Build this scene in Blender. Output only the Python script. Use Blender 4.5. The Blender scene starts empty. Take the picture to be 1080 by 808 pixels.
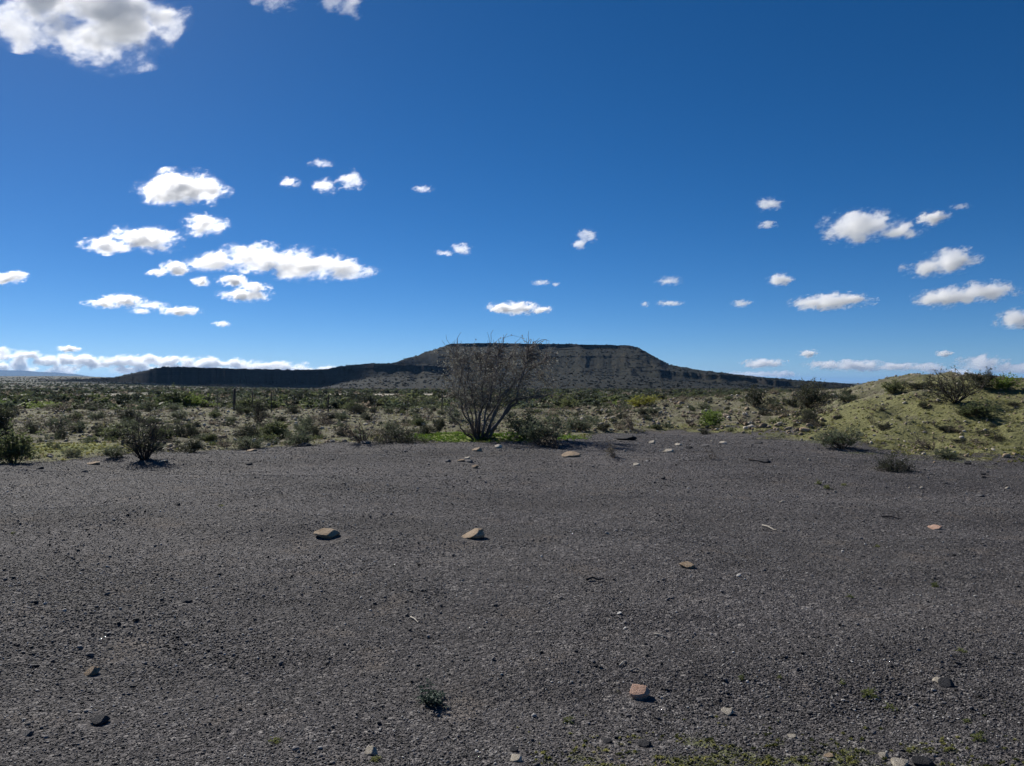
import bpy, bmesh, math, random
import numpy as np
from mathutils import Vector, Matrix, Euler, noise as mnoise

SC = bpy.context.scene
COL = SC.collection
R = math.radians
F = 810.0            # focal length of the photograph in its own pixels (1080 wide)
HZ = 404.0           # picture row of the true horizon
EYE = 1.6            # eye height, metres

# ------------------------------------------------------------------ helpers
def tag(o, label=None, cat=None, group=None, kind=None):
    if label: o['label'] = label
    if cat: o['category'] = cat
    if group: o['group'] = group
    if kind: o['kind'] = kind
    return o

def mesh_np(name, verts, faces, smooth=False):
    """verts (n,3) array, faces (m,k) int array with k constant"""
    me = bpy.data.meshes.new(name)
    verts = np.asarray(verts, np.float32); faces = np.asarray(faces, np.int32)
    n, (m, k) = len(verts), faces.shape
    me.vertices.add(n); me.vertices.foreach_set('co', verts.ravel())
    me.loops.add(m * k); me.loops.foreach_set('vertex_index', faces.ravel())
    me.polygons.add(m)
    me.polygons.foreach_set('loop_start', np.arange(0, m * k, k, dtype=np.int32))
    if smooth:
        me.polygons.foreach_set('use_smooth', np.ones(m, bool))
    me.update(calc_edges=True)
    return me

def link(name, me, mat=None, parent=None, loc=None):
    o = bpy.data.objects.new(name, me); COL.objects.link(o)
    if mat is not None and me is not None:
        if len(me.materials) == 0: me.materials.append(mat)
    if parent is not None: o.parent = parent
    if loc is not None: o.location = loc
    return o

def empty(name, loc=(0, 0, 0), rz=0.0, s=1.0):
    o = bpy.data.objects.new(name, None); COL.objects.link(o)
    o.location = loc; o.rotation_euler = (0, 0, rz); o.scale = (s, s, s)
    o.empty_display_size = 0.2
    return o

class N:
    """small node-tree helper"""
    def __init__(s, tree): s.t = tree; s.t.nodes.clear()
    def n(s, typ, **kw):
        nd = s.t.nodes.new(typ)
        for k, v in kw.items():
            if k.startswith('_'): setattr(nd, k[1:], v)
        for k, v in kw.items():
            if not k.startswith('_'):
                s.set(nd, k, v)
        return nd
    def set(s, nd, k, v):
        k = int(k[1:]) if (k[0] == 'i' and k[1:].isdigit()) else k
        sock = nd.inputs[k]
        if hasattr(v, 'is_output'): s.t.links.new(v, sock)
        elif hasattr(v, 'outputs'): s.t.links.new(v.outputs[0], sock)
        else: sock.default_value = v
    def math(s, op, a, b=None, c=None, clamp=False):
        nd = s.t.nodes.new('ShaderNodeMath'); nd.operation = op; nd.use_clamp = clamp
        s.set(nd, 'i0', a)
        if b is not None: s.set(nd, 'i1', b)
        if c is not None: s.set(nd, 'i2', c)
        return nd.outputs[0]
    def vm(s, op, a, b=None):
        nd = s.t.nodes.new('ShaderNodeVectorMath'); nd.operation = op
        s.set(nd, 'i0', a)
        if b is not None:
            if op == 'SCALE': s.set(nd, 'Scale', b)
            else: s.set(nd, 'i1', b)
        return nd.outputs[1] if op in ('LENGTH', 'DOT_PRODUCT', 'DISTANCE') else nd.outputs[0]
    def noise(s, vec, scale, detail=3.0, rough=0.5, dist=0.0, out=0):
        nd = s.n('ShaderNodeTexNoise', Scale=scale, Detail=detail, Roughness=rough, Distortion=dist)
        if vec is not None: s.set(nd, 'Vector', vec)
        return nd.outputs[out]
    def sstep(s, x, a, b):
        nd = s.n('ShaderNodeMapRange', _interpolation_type='SMOOTHSTEP')
        s.set(nd, 'Value', x); s.set(nd, 'From Min', a); s.set(nd, 'From Max', b)
        return nd.outputs[0]
    def lin(s, x, a, b, c=0.0, d=1.0):
        nd = s.n('ShaderNodeMapRange')
        s.set(nd, 'Value', x); s.set(nd, 'From Min', a); s.set(nd, 'From Max', b); s.set(nd, 'To Min', c); s.set(nd, 'To Max', d)
        return nd.outputs[0]
    def mix(s, f, a, b):
        nd = s.t.nodes.new('ShaderNodeMix'); nd.data_type = 'RGBA'
        ins = [i for i in nd.inputs if i.enabled]
        for sock, v in ((nd.inputs[0], f), (nd.inputs[6], a), (nd.inputs[7], b)):
            if hasattr(v, 'is_output'): s.t.links.new(v, sock)
            elif isinstance(v, (tuple, list)): sock.default_value = (*v[:3], 1.0)
            else: sock.default_value = v
        return nd.outputs[2]
    def ramp(s, x, stops):
        nd = s.t.nodes.new('ShaderNodeValToRGB'); s.set(nd, 'i0', x)
        el = nd.color_ramp.elements
        while len(el) < len(stops): el.new(0.5)
        for e, (p, c) in zip(el, stops):
            e.position = p; e.color = (*c[:3], 1.0)
        return nd.outputs[0]

def newmat(name):
    m = bpy.data.materials.new(name); m.use_nodes = True
    return m, N(m.node_tree)

def out_surface(k, shader, vol=None, disp=None):
    o = k.n('ShaderNodeOutputMaterial')
    if shader is not None: k.t.links.new(shader.outputs[0], o.inputs['Surface'])
    if vol is not None: k.t.links.new(vol.outputs[0], o.inputs['Volume'])
    if disp is not None: k.t.links.new(disp, o.inputs['Displacement'])
    return o

# ------------------------------------------------------------------ camera
cam = bpy.data.cameras.new('camera'); camo = bpy.data.objects.new('camera', cam); COL.objects.link(camo)
cam.sensor_width = 36.0; cam.lens = 36.0 * F / 1080.0
cam.clip_start = 0.05; cam.clip_end = 200000.0
camo.location = (0, 0, EYE); camo.rotation_euler = (R(90), 0, 0)
SC.camera = camo

# ------------------------------------------------------------------ sky, sun
SUN_AZ, SUN_EL = R(-36.0), R(35.0)        # to the left of the view direction (+y)
sun_dir = Vector((math.sin(SUN_AZ) * math.cos(SUN_EL), math.cos(SUN_AZ) * math.cos(SUN_EL), math.sin(SUN_EL)))
sl = bpy.data.lights.new('sun', 'SUN'); sl.energy = 4.8; sl.angle = R(0.53); sl.color = (1.0, 0.955, 0.88)
so = bpy.data.objects.new('sun', sl); COL.objects.link(so)
so.rotation_euler = (-sun_dir).to_track_quat('-Z', 'Y').to_euler(); so.location = (-30, 40, 60)

w = bpy.data.worlds.new('World'); SC.world = w; w.use_nodes = True
k = N(w.node_tree)
sky = k.n('ShaderNodeTexSky'); sky.sky_type = 'NISHITA'; sky.sun_disc = False
sky.sun_elevation = SUN_EL; sky.sun_rotation = SUN_AZ; sky.altitude = 900.0
sky.air_density = 0.6; sky.dust_density = 0.13; sky.ozone_density = 6.0
gam = k.n('ShaderNodeHueSaturation', Color=sky.outputs[0], Saturation=1.22)
bg = k.n('ShaderNodeBackground', Color=gam.outputs[0], Strength=0.066)
wo = k.n('ShaderNodeOutputWorld'); k.t.links.new(bg.outputs[0], wo.inputs['Surface'])

SC.view_settings.view_transform = 'Standard'; SC.view_settings.look = 'None'
SC.view_settings.exposure = 0.3; SC.view_settings.gamma = 1.0; SC.view_settings.use_curve_mapping = False
SC.render.engine = 'CYCLES'
cy = SC.cycles
cy.max_bounces = 32; cy.diffuse_bounces = 3; cy.glossy_bounces = 2; cy.transmission_bounces = 3
cy.transparent_max_bounces = 8; cy.volume_bounces = 28
cy.use_denoising = True; cy.use_adaptive_sampling = True; cy.adaptive_threshold = 0.02
try: cy.denoiser = 'OPENIMAGEDENOISE'
except Exception: pass
# ------------------------------------------------------------------ terrain
def _hash(ix, iy, seed):
    n = (ix.astype(np.int64) * 374761393 + iy.astype(np.int64) * 668265263 + seed * 1274126177) & 0xffffffff
    n = ((n ^ (n >> 13)) * 1274126177) & 0xffffffff
    n = n ^ (n >> 16)
    return (n & 0xffff) / 65535.0

def vnoise(x, y, seed=0):
    x = np.asarray(x, float); y = np.asarray(y, float)
    xi = np.floor(x); yi = np.floor(y); fx = x - xi; fy = y - yi
    fx = fx * fx * fx * (fx * (fx * 6 - 15) + 10); fy = fy * fy * fy * (fy * (fy * 6 - 15) + 10)
    a = _hash(xi, yi, seed); b = _hash(xi + 1, yi, seed); c = _hash(xi, yi + 1, seed); d = _hash(xi + 1, yi + 1, seed)
    return (a * (1 - fx) + b * fx) * (1 - fy) + (c * (1 - fx) + d * fx) * fy * 1.0

def fbm(x, y, oct=4, seed=0, rough=0.5):
    s = 0.0; a = 1.0; t = 0.0
    for i in range(oct):
        s = s + a * (vnoise(np.asarray(x) * 2 ** i + 17.3 * i, np.asarray(y) * 2 ** i + 9.1 * i, seed + i) - 0.5); t += a; a *= rough
    return s / t * 2.0          # about -1..1

def sst(x, a, b):
    t = np.clip((np.asarray(x, float) - a) / (b - a), 0, 1); return t * t * (3 - 2 * t)

CAP = R(57)
def polar(x, y):
    """bearing column u (in photograph pixels) and forward distance"""
    x = np.asarray(x, float); y = np.asarray(y, float)
    az = np.clip(np.arctan2(x, y), -CAP, CAP); r = np.hypot(x, y)
    return 540.0 + F * np.tan(az), r * np.cos(az)

EDGE = np.array([(-700,13.0),(-150,13.2),(0,14.6),(60,15.4),(140,16.6),(230,18.2),(330,19.2),(390,20.0),(430,20.7),(470,21.0),(515,20.5),(560,20.0),
                 (605,20.6),(640,24.9),(700,26.8),(745,26.6),(790,24.2),(845,22.3),(890,20.2),(935,18.6),(1000,17.0),(1080,15.7),(1250,13.6),(1700,12.0)])
BANK = np.array([(-700,0),(560,0),(610,0.0),(640,.16),(660,.36),(690,.55),(720,.70),(760,.82),(800,.92),(850,1.02),(880,1.2),(905,1.38),(930,1.52),
                 (960,1.66),(1000,1.76),(1040,1.70),(1080,1.66),(1250,1.6),(1700,1.2)])
BTOP = np.array([(-700,36),(610,38),(700,37),(850,37),(905,32),(960,30),(1000,29),(1080,28),(1250,25),(1700,22)])
def edge_d(u): return np.interp(u, EDGE[:, 0], EDGE[:, 1])

def ground_z(x, y):
    u, d = polar(x, y)
    e = edge_d(u); H = np.interp(u, BANK[:, 0], BANK[:, 1]); bt = np.interp(u, BTOP[:, 0], BTOP[:, 1])
    t = np.clip((d - e) / np.maximum(bt - e, 1.0), 0, 1)
    z = H * (0.55 * t + 0.45 * t * t * (3 - 2 * t))
    z = z * (1 - sst(d, bt + 4, bt + 32))
    # lumpy scrub ground, smooth gravel
    scr = sst(d - e, -0.5, 2.5)
    near = 1 - sst(d, 300, 600)
    z = z + scr * near * (0.16 * fbm(x / 3.1, y / 3.1, 4, 3) + 0.09 * fbm(x / .9, y / .8, 4, 5)) * (1 + 1.2 * sst(H, .5, 1.2))
    pad = (1 - scr)
    z = z + pad * (0.19 * fbm(x / 5.2 + 0.3 * y / 4.2, y / 2.3, 3, 11) + 0.05 * np.exp(-((y - 8.5 - (x + 5.7) * .95) / .55) ** 2) * sst(-x, 1.5, 3.5) + 0.010 * fbm(x / .5, y / .4, 3, 13))
    z = z + 0.14 * np.exp(-((d - e - 0.7) / 2.3) ** 2) * sst(u, 250, 400) * (1 - sst(u, 560, 640)) * (0.6 + 0.4 * fbm(x / 1.5, y / 1.5, 2, 21))
    # far land: dips behind the stony flat, then rises again on the far left
    far = np.interp(d, [0, 46, 62, 110, 200, 400, 700, 1500, 2500, 6000, 46000], [0, 0, -.9, -1.1, -1.5, -2.2, -4.2, -7.5, -8, -8, -8])
    left = 1 - sst(u, 60, 330)
    farL = np.interp(d, [0, 46, 62, 110, 200, 400, 1000, 1700, 2500, 3200, 46000], [0, 0, -.9, -1.1, -1.5, -1.8, 1.2, 11, 24, 26, 20])
    z = z + far * (1 - left) + farL * left
    z = z + sst(d, 120, 500) * 0.7 * fbm(x / 160, y / 160, 3, 31) * np.clip(d / 900, .2, 1.6)
    return z

def at(px, row, dmax=400.0):
    """the point of the ground seen at that column and row of the photograph"""
    ys = np.exp(np.linspace(math.log(1.2), math.log(dmax), 2600))
    xs = (px - 540.0) / F * ys
    zz = ground_z(xs, ys)
    rows = HZ - (zz - EYE) * F / ys
    i = np.argmax(rows <= row)
    return Vector((float(xs[i]), float(ys[i]), float(zz[i])))

# one sheet, split along shared vertices into gravel, scrubland and the pale track
azs = np.concatenate([np.linspace(-180, -60, 31)[:-1], np.linspace(-60, -42, 37)[:-1], np.linspace(-42, 42, 421)[:-1], np.linspace(42, 60, 37)[:-1], np.linspace(60, 180, 31)[:-1]])
rs = np.concatenate([np.exp(np.arange(math.log(0.35), math.log(46000), 0.0125)), [46000.0]])
A, RR = np.meshgrid(np.radians(azs), rs)             # rows = rings
GX = RR * np.sin(A); GY = RR * np.cos(A)
GZ = ground_z(GX, GY)
nR, nA = GX.shape
U, D = polar(GX, GY)
EDG = edge_d(U)
wob = (0.9 + 1.2 * sst(U, 590, 720)) * fbm(GX / 1.6, GY / 1.6, 4, 41) + (.45 + .5 * sst(U, 590, 720)) * fbm(GX / .45, GY / .45, 3, 43)
gsd = (EDG - D) + wob * np.clip(D / 18, .5, 1.2)          # >0 inside the gravel
gravel_m = sst(gsd, -0.9 - .5 * sst(U, 590, 720), 0.6)
# patches of low green growth
def blob(u0, d0, wu, wd, U=U, D=D): return np.exp(-((U - u0) / wu) ** 2 - ((D - d0) / wd) ** 2)
gpatch = 1.5 * blob(75, 18.4, 62, 1.9) + 1.6 * blob(470, 22.1, 46, 1.7) + 1.6 * blob(570, 21.4, 52, 1.7) + .8 * blob(30, 15.8, 90, .8) + .5 * blob(850, 24.5, 90, 2.2) + .6 * blob(760, 27.5, 90, 1.2) + .85 * sst(U, 640, 730) * (1 - sst(U, 900, 960)) * np.exp(-((D - EDG - 1.0) / 1.5) ** 2)
gpatch = gpatch + 0.80 * sst(U, 740, 880) * sst(D - EDG, -.3, 1.0) * (1 - sst(D, 25.5, 30)) + .3 * sst(U, 860, 900) * (1 - sst(D, 32, 36))
grass_m = np.clip(gpatch * (0.85 + 0.9 * fbm(GX / .9, GY / .9, 4, 51)), 0, 1)
lush_m = np.clip(2.2 * blob(470, 22.0, 46, 1.5) + 2.2 * blob(568, 21.4, 52, 1.5) + .75 * blob(75, 18.4, 62, 1.7), 0, 1)
red_m = np.clip(sst(U, 985, 1030) * sst(D, 22.5, 25.5) * (1 - sst(D, 34, 40)) * (0.8 + .6 * fbm(GX / 1.2, GY / 1.2, 3, 57)), 0, 1)
mossp = np.clip((blob(700, 3.35, 110, .22) + blob(860, 3.3, 150, .22)) * (0.6 + 1.6 * fbm(GX / .12, GY / .1, 4, 61)), 0, 1) * (D < 5)
mossp = mossp + .8 * np.clip(sst(U, 700, 800) * sst(D - EDG, -3.6, -.4) * (1 - sst(D - EDG, .2, 1)) * (2.6 * fbm(GX / .8, GY / .7, 4, 63) - .1), 0, 1)
track = ((D > 185) & (D < 222) & (((U > 95) & (U < 190)) | ((U > 325) & (U < 475))) & (fbm(GX / 25, GY / 18, 3, 71) > -.45))

vid = np.arange(nR * nA).reshape(nR, nA)
q = np.stack([vid[:-1, :], np.roll(vid, -1, 1)[:-1, :], np.roll(vid, -1, 1)[1:, :], vid[1:, :]], -1).reshape(-1, 4)
qg = (gsd[:-1] + gsd[1:]).reshape(-1) > 0
qt = (track[:-1] & track[1:]).reshape(-1) & ~qg
P = np.stack([GX, GY, GZ], -1).reshape(-1, 3)
attrs = dict(gravel=gravel_m, grass=grass_m, lush=lush_m, red=red_m, moss=mossp, track=track.astype(float))

def submesh(name, faces, extra_fan=False):
    used, inv = np.unique(faces.ravel(), return_inverse=True)
    me = mesh_np(name, P[used], inv.reshape(faces.shape), smooth=True)
    for an, arr in attrs.items():
        a = me.attributes.new(an, 'FLOAT', 'POINT'); a.data.foreach_set('value', arr.reshape(-1)[used].astype(np.float32))
    return me

def ground_material():
    m, k = newmat('dry_ground')
    at_ = lambda nme: k.n('ShaderNodeAttribute', _attribute_name=nme).outputs['Fac']
    geo = k.n('ShaderNodeNewGeometry'); pos = geo.outputs['Position']
    dist = k.vm('LENGTH', pos)
    # gravel: grains of three sizes, each grain its own grey
    def vor(scale, feature='F1', out='Distance'):
        v = k.n('ShaderNodeTexVoronoi', Vector=pos, Scale=scale); v.feature = feature
        return v
    v1 = vor(95.0); v2 = vor(38.0); v3 = vor(14.0)
    gr1 = k.n('ShaderNodeSeparateColor', i0=v1.outputs['Color']).outputs[0]
    gr2 = k.n('ShaderNodeSeparateColor', i0=v2.outputs['Color']).outputs[0]
    gr3 = k.n('ShaderNodeSeparateColor', i0=v3.outputs['Color']).outputs[1]
    big = k.noise(pos, 0.45, 4.0, 0.55)
    mixg = k.math('ADD', k.math('MULTIPLY', gr1, .40), k.math('ADD', k.math('MULTIPLY', gr2, .42), k.math('MULTIPLY', gr3, .18)))
    gcol = k.ramp(mixg, [(0.15, (.034, .032, .033)), (0.45, (.080, .073, .075)), (0.65, (.128, .117, .119)), (0.85, (.33, .31, .295))])
    gcol = k.mix(k.lin(big, .3, .7, 0.0, 1.0), gcol, k.mix(0.55, gcol, (.13, .12, .113)))
    slope_bands = k.noise(k.vm('MULTIPLY', pos, (.16, .5, .5)), 1.0, 4.0, .55)  # stretched bands: light and dark of gentle slopes, painted into the gravel colour
    gcol = k.n('ShaderNodeHueSaturation', Color=gcol, Value=k.lin(slope_bands, .3, .7, .55, 1.03)).outputs[0]
    brn = k.noise(pos, 1.7, 3.0, 0.6)
    gcol = k.mix(k.math('MULTIPLY', k.sstep(brn, .55, .72), .5), gcol, (.145, .12, .10))
    # scrub soil
    s1 = k.noise(pos, 1.3, 6.0, 0.62); s2 = k.noise(pos, 9.0, 5.0, 0.65); s3 = k.noise(pos, .11, 3.0, .5)
    scol = k.ramp(k.math('ADD', k.math('MULTIPLY', s1, .5), k.math('MULTIPLY', s2, .5)), [(0.32, (.07, .066, .042)), (0.5, (.145, .135, .09)), (0.68, (.27, .25, .18))])
    vs = k.n('ShaderNodeTexVoronoi', Vector=pos, Scale=5.0)
    vsc = k.n('ShaderNodeSeparateColor', i0=vs.outputs['Color']).outputs[0]
    scol = k.mix(k.math('MULTIPLY', k.sstep(vsc, .6, .95), .5), scol, (.33, .29, .23))
    scol = k.mix(k.math('MULTIPLY', k.sstep(s1, .43, .60), .6), scol, (.165, .168, .078))
    scol = k.mix(at_('red'), scol, k.mix(s2, (.05, .034, .026), (.15, .10, .072)))
    # low green growth
    gn = k.noise(pos, 14.0, 5.0, .65)
    gcov = k.mix(gn, (.088, .088, .040), (.27, .265, .112))
    gcov = k.mix(at_('lush'), gcov, k.mix(gn, (.11, .135, .03), (.26, .30, .08)))
    gf = k.sstep(k.math('ADD', at_('grass'), k.math('MULTIPLY', k.math('SUBTRACT', gn, .5), 2.6)), .38, .82)
    scol = k.mix(gf, scol, gcov)
    # far plain: dark scrub over pale earth, in streaks and patches
    f1 = k.noise(pos, .035, 6.0, .6); f2 = k.noise(pos, .22, 4.0, .6)
    fcol = k.ramp(k.math('ADD', k.math('MULTIPLY', f1, .6), k.math('MULTIPLY', f2, .4)), [(.36, (.032, .036, .024)), (.5, (.065, .065, .042)), (.62, (.11, .105, .072)), (.72, (.22, .20, .155))])
    scol = k.mix(k.sstep(dist, 55.0, 130.0), scol, fcol)
    scol = k.mix(at_('track'), scol, (.40, .36, .29))
    gmask = k.sstep(k.math('ADD', at_('gravel'), k.math('MULTIPLY', k.math('SUBTRACT', s2, .5), 1.8)), .3, .7)
    col = k.mix(gmask, scol, gcol)
    mn = k.noise(pos, 60.0, 4.0, .6)
    mf = k.sstep(k.math('ADD', at_('moss'), k.math('MULTIPLY', k.math('SUBTRACT', mn, .5), 1.2)), .35, .8)
    col = k.mix(k.math('MULTIPLY', mf, .75), col, k.mix(mn, (.055, .06, .02), (.16, .175, .06)))
    # relief
    h = k.math('ADD', k.math('MULTIPLY', v1.outputs['Distance'], -.008), k.math('MULTIPLY', v2.outputs['Distance'], -.012))
    h = k.math('ADD', h, k.math('MULTIPLY', k.math('MULTIPLY', v3.outputs['Distance'], gr3), -.02))
    hs = k.math('ADD', k.math('MULTIPLY', s2, .10), k.math('MULTIPLY', s1, .15))
    hh = k.math('ADD', k.math('MULTIPLY', h, gmask), k.math('MULTIPLY', hs, k.math('SUBTRACT', 1.0, gmask)))
    bmp = k.n('ShaderNodeBump', Strength=1.0, Distance=1.0, Height=hh)
    p = k.n('ShaderNodeBsdfPrincipled', **{'Base Color': col, 'Roughness': k.lin(gmask, 0, 1, .92, .88), 'Normal': bmp.outputs[0], 'Specular IOR Level': k.lin(gmask, 0, 1, .12, .14)})
    out_surface(k, p)
    m.displacement_method = 'BUMP'
    return m
M_GROUND = ground_material()
fan = np.stack([np.full(nA, nR * nA), np.roll(vid[0], -1), vid[0], vid[0]], -1)
P = np.vstack([P, [[0, 0, float(ground_z(0.0, 0.01))]]])
attrs = {a: np.append(v.reshape(-1), 1.0 if a == 'gravel' else 0.0) for a, v in attrs.items()}
g_me = submesh('gravel_clearing', q[qg])
tag(link('gravel_clearing', g_me, M_GROUND), kind='structure')
tag(link('scrubland', submesh('scrubland', q[~qg & ~qt]), M_GROUND), kind='structure')
tag(link('dirt_track', submesh('dirt_track', q[qt]), M_GROUND), kind='structure')
# ground under the camera closes the centre of the sheet
used = vid[0]; cen = mesh_np('gravel_clearing', np.vstack([P[used], P[-1:]]), np.stack([np.full(nA, nA), np.roll(np.arange(nA), -1), np.arange(nA)], -1), True)
for an in attrs:
    a = cen.attributes.new(an, 'FLOAT', 'POINT'); a.data.foreach_set('value', np.full(nA + 1, 1.0 if an == 'gravel' else 0.0, np.float32))
tag(link('gravel_ground', cen, M_GROUND), kind='structure')

# ------------------------------------------------------------------ hills
TOP = np.array([(300,391),(330,390.3),(345,389.8),(360,386.2),(380,384.3),(415,383),(440,375),(465,366),(476,362.6),(490,362.2),(520,361.8),(560,362.4),(600,363),(640,363.8),(660,364.4),(672,366),(690,376),
                (705,384),(715,386.5),(730,389),(760,393),(800,398),(850,402),(880,404),(900,406),(925,409.5),(960,412)])
B2 = np.array([(300,392),(330,390.8),(345,390.2),(360,387),(380,385.3),(415,384.5),(450,385.5),(480,386.5),(560,389),(620,388.5),(690,389.5),(720,392),(760,395),(800,399.6),(850,403.6),(880,405.6),(900,407.2),(925,410),(960,412.3)])
CLF = np.array([(300,5),(345,6),(370,7),(480,6.5),(520,2.5),(560,1.2),(640,1.5),(690,3),(720,5),(800,5.5),(860,4.5),(890,2.5),(925,.8),(960,.2)])
def row_to_z(row, d): return EYE + (HZ - row) * d / F

def main_hill():
    us = np.arange(300, 965, 0.8); n = len(us)
    top = np.interp(us, TOP[:, 0], TOP[:, 1]); b2 = np.interp(us, B2[:, 0], B2[:, 1]); cl = np.interp(us, CLF[:, 0], CLF[:, 1])
    top = top + 0.22 * fbm(us / 9, us * 0, 3, 3); b2 = np.maximum(b2, top + .4) + .35 * fbm(us / 14, us * 0, 3, 5); cl = cl * (1 + .5 * fbm(us / 17, us * 0, 3, 7)); cl = cl + (409.8 - b2 - cl) * (1 - sst(us, 308, 378))
    flat = sst(us, 470, 480) * (1 - sst(us, 668, 676))
    mv = (1 + .05 * fbm(us / 40, us * 0, 3, 9)) * (1 + .115 * (1 - sst(us, 312, 400)))
    lay = [(np.full(n, 412.5), 560 * np.ones(n)), (np.full(n, 411.0) - 1.0 * sst(us, 420, 700), 760 * np.ones(n)), (b2 + cl + 5.5 * np.clip((410 - b2 - cl) / 14, 0, 1), 1075 * mv),
           (b2 + cl, 1118 * mv), (b2, 1127 * mv), (b2 - .5 * np.clip((b2 - top) / 8, 0, 1), 1165 * mv),
           (top + (b2 - top) * .55, 1225 * mv), (top + (b2 - top) * .50 - .5 * flat, 1229 * mv), (top + 3.4 * flat + .05, 1300 * mv), (top, 1304 * mv)]
    cnt = [10, 26, 26, 18, 18, 30, 10, 40, 12]
    zs, ds = [], []
    for j in range(len(lay) - 1):
        z0 = row_to_z(*lay[j]); z1 = row_to_z(*lay[j + 1])
        for t in np.linspace(0, 1, cnt[j], endpoint=False):
            zs.append(z0 + (z1 - z0) * t); ds.append(lay[j][1] + (lay[j + 1][1] - lay[j][1]) * t)
    zt = row_to_z(*lay[-1]); zs.append(zt); ds.append(lay[-1][1])
    for t in (40, 140, 300, 480): zs.append(zt - .002 * t); ds.append(lay[-1][1] + t)
    zs.append(zt * 0 - 9); ds.append(lay[-1][1] + 700)
    Z = np.array(zs); Dm = np.array(ds); Um = np.tile(us, (len(zs), 1))
    # gullies and spurs run down the slopes
    el = np.clip((Z + 8) / 90, 0, 1); sl = np.clip(el * 3, 0, 1) * (1 - sst(el, .75, .92))
    bend = 5 * fbm(Um / 60, Dm / 160, 2, 15)
    gul = np.abs(fbm((Um + bend) / 13, Dm / 420, 3, 17)); gul2 = np.abs(fbm((Um - bend) / 34, Dm / 500, 2, 19))
    ph = Z / 6.5 + .6 * fbm(Um / 50, Z / 30, 2, 27); saw = ph - np.floor(ph)
    Dm2 = Dm + sl * ((46 * gul2 + 24 * gul - 14) * np.clip(1.25 - 1.5 * el, .10, 1.1) + 2.6 * (saw - .5) * sst(Z, 4, 14) * np.clip(.5 + 1.6 * fbm(Um / 30, Z / 12, 3, 28), 0, 1.3))
    Z2 = Z + sl * 1.3 * fbm(Um / 7, Dm / 80, 3, 23) + .5 * sl * fbm(Um / 1.5, Dm / 14, 2, 29)
    Z2 = Z2 - np.clip(1 - el * 8, 0, 1) * 1.0
    Z2 = Z2 - (1 - sst(Um, 300, 312)) * (Z2 + 10)
    X = (Um - 540) / F * Dm2
    V = np.stack([X, Dm2, Z2], -1).reshape(-1, 3)
    nr = len(zs); ids = np.arange(nr * n).reshape(nr, n)
    fc = np.stack([ids[:-1, :-1], ids[:-1, 1:], ids[1:, 1:], ids[1:, :-1]], -1).reshape(-1, 4)
    return V, fc

def left_hill():
    T = np.array([(40,400),(90,399.6),(112,399),(125,397.5),(140,394.2),(155,390.6),(165,388.2),(172,387.2),(200,387.5),(230,388.3),(260,389.2),(290,390),(330,390.9),(360,391.5),(400,392),(440,396)])
    us = np.arange(40, 442, 0.7); n = len(us)
    top = np.interp(us, T[:, 0], T[:, 1]) + .45 * fbm(us / 5, us * 0, 4, 33)
    mv = 1 + .03 * fbm(us / 45, us * 0, 3, 35); fl = sst(us, 130, 168)
    lay = [(np.full(n, 410.2) - 3 * (1 - fl), 1050 * np.ones(n)), (top + (409.5 - top) * .80, 1190 * mv), (top + 2.2 * fl + .4, 1207 * mv + 30 * (1 - fl)), (top + .3, 1209 * mv + 60 * (1 - fl)), (top, 1232 * mv + 60 * (1 - fl))]
    cnt = [26, 30, 10, 6]
    zs, ds = [], []
    for j in range(len(lay) - 1):
        z0 = row_to_z(*lay[j]); z1 = row_to_z(*lay[j + 1])
        for t in np.linspace(0, 1, cnt[j], endpoint=False):
            zs.append(z0 + (z1 - z0) * t); ds.append(lay[j][1] + (lay[j + 1][1] - lay[j][1]) * t)
    zt = row_to_z(*lay[-1])
    for t in (0, 60, 200, 420): zs.append(zt - .001 * t); ds.append(lay[-1][1] + t)
    zs.append(zt * 0 - 9); ds.append(lay[-1][1] + 640)
    Z = np.array(zs); Dm = np.array(ds); Um = np.tile(us, (len(zs), 1))
    el = np.clip((Z + 9) / 42, 0, 1); sl = np.clip(el * 3, 0, 1) * (1 - sst(el, .8, .97))
    gul = np.abs(fbm((Um + 4 * fbm(Um / 40, Dm / 120, 2, 36)) / 11, Dm / 300, 3, 37))
    Dm2 = Dm + sl * (17 * gul - 5); Z2 = Z + sl * 1.2 * fbm(Um / 4, Dm / 40, 3, 39) - np.clip(1 - el * 8, 0, 1)
    V = np.stack([(Um - 540) / F * Dm2, Dm2, Z2], -1).reshape(-1, 3)
    nr = len(zs); ids = np.arange(nr * n).reshape(nr, n)
    return V, np.stack([ids[:-1, :-1], ids[:-1, 1:], ids[1:, 1:], ids[1:, :-1]], -1).reshape(-1, 4)

def ridge(T, d, depth, du, base, jag, seed):
    us = np.arange(T[0][0], T[-1][0], du); n = len(us); T = np.array(T, float)
    top = np.interp(us, T[:, 0], T[:, 1]) + jag * fbm(us / (14 * du), us * 0, 4, seed)
    zt = row_to_z(top, d)
    zs, ds = [], []
    for t in np.linspace(0, 1, 24):
        zs.append(base + (zt - base) * t ** .8); ds.append(np.full(n, d - depth * (1 - t)))
    zs.append(zt); ds.append(np.full(n, d + depth * .5)); zs.append(zt * 0 + base); ds.append(np.full(n, d + depth))
    Z = np.array(zs); Dm = np.array(ds); Um = np.tile(us, (len(zs), 1))
    rel = np.clip((Z - base) / max(zt.max() - base, 1), 0, 1)
    Dm = Dm + depth * .35 * np.abs(fbm(Um / (11 * du), Dm / depth, 3, seed + 2)) * (rel > .02) * (1 - rel)
    V = np.stack([(Um - 540) / F * Dm, Dm, Z], -1).reshape(-1, 3)
    nr = len(zs); ids = np.arange(nr * n).reshape(nr, n)
    return V, np.stack([ids[:-1, :-1], ids[:-1, 1:], ids[1:, 1:], ids[1:, :-1]], -1).reshape(-1, 4)

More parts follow.
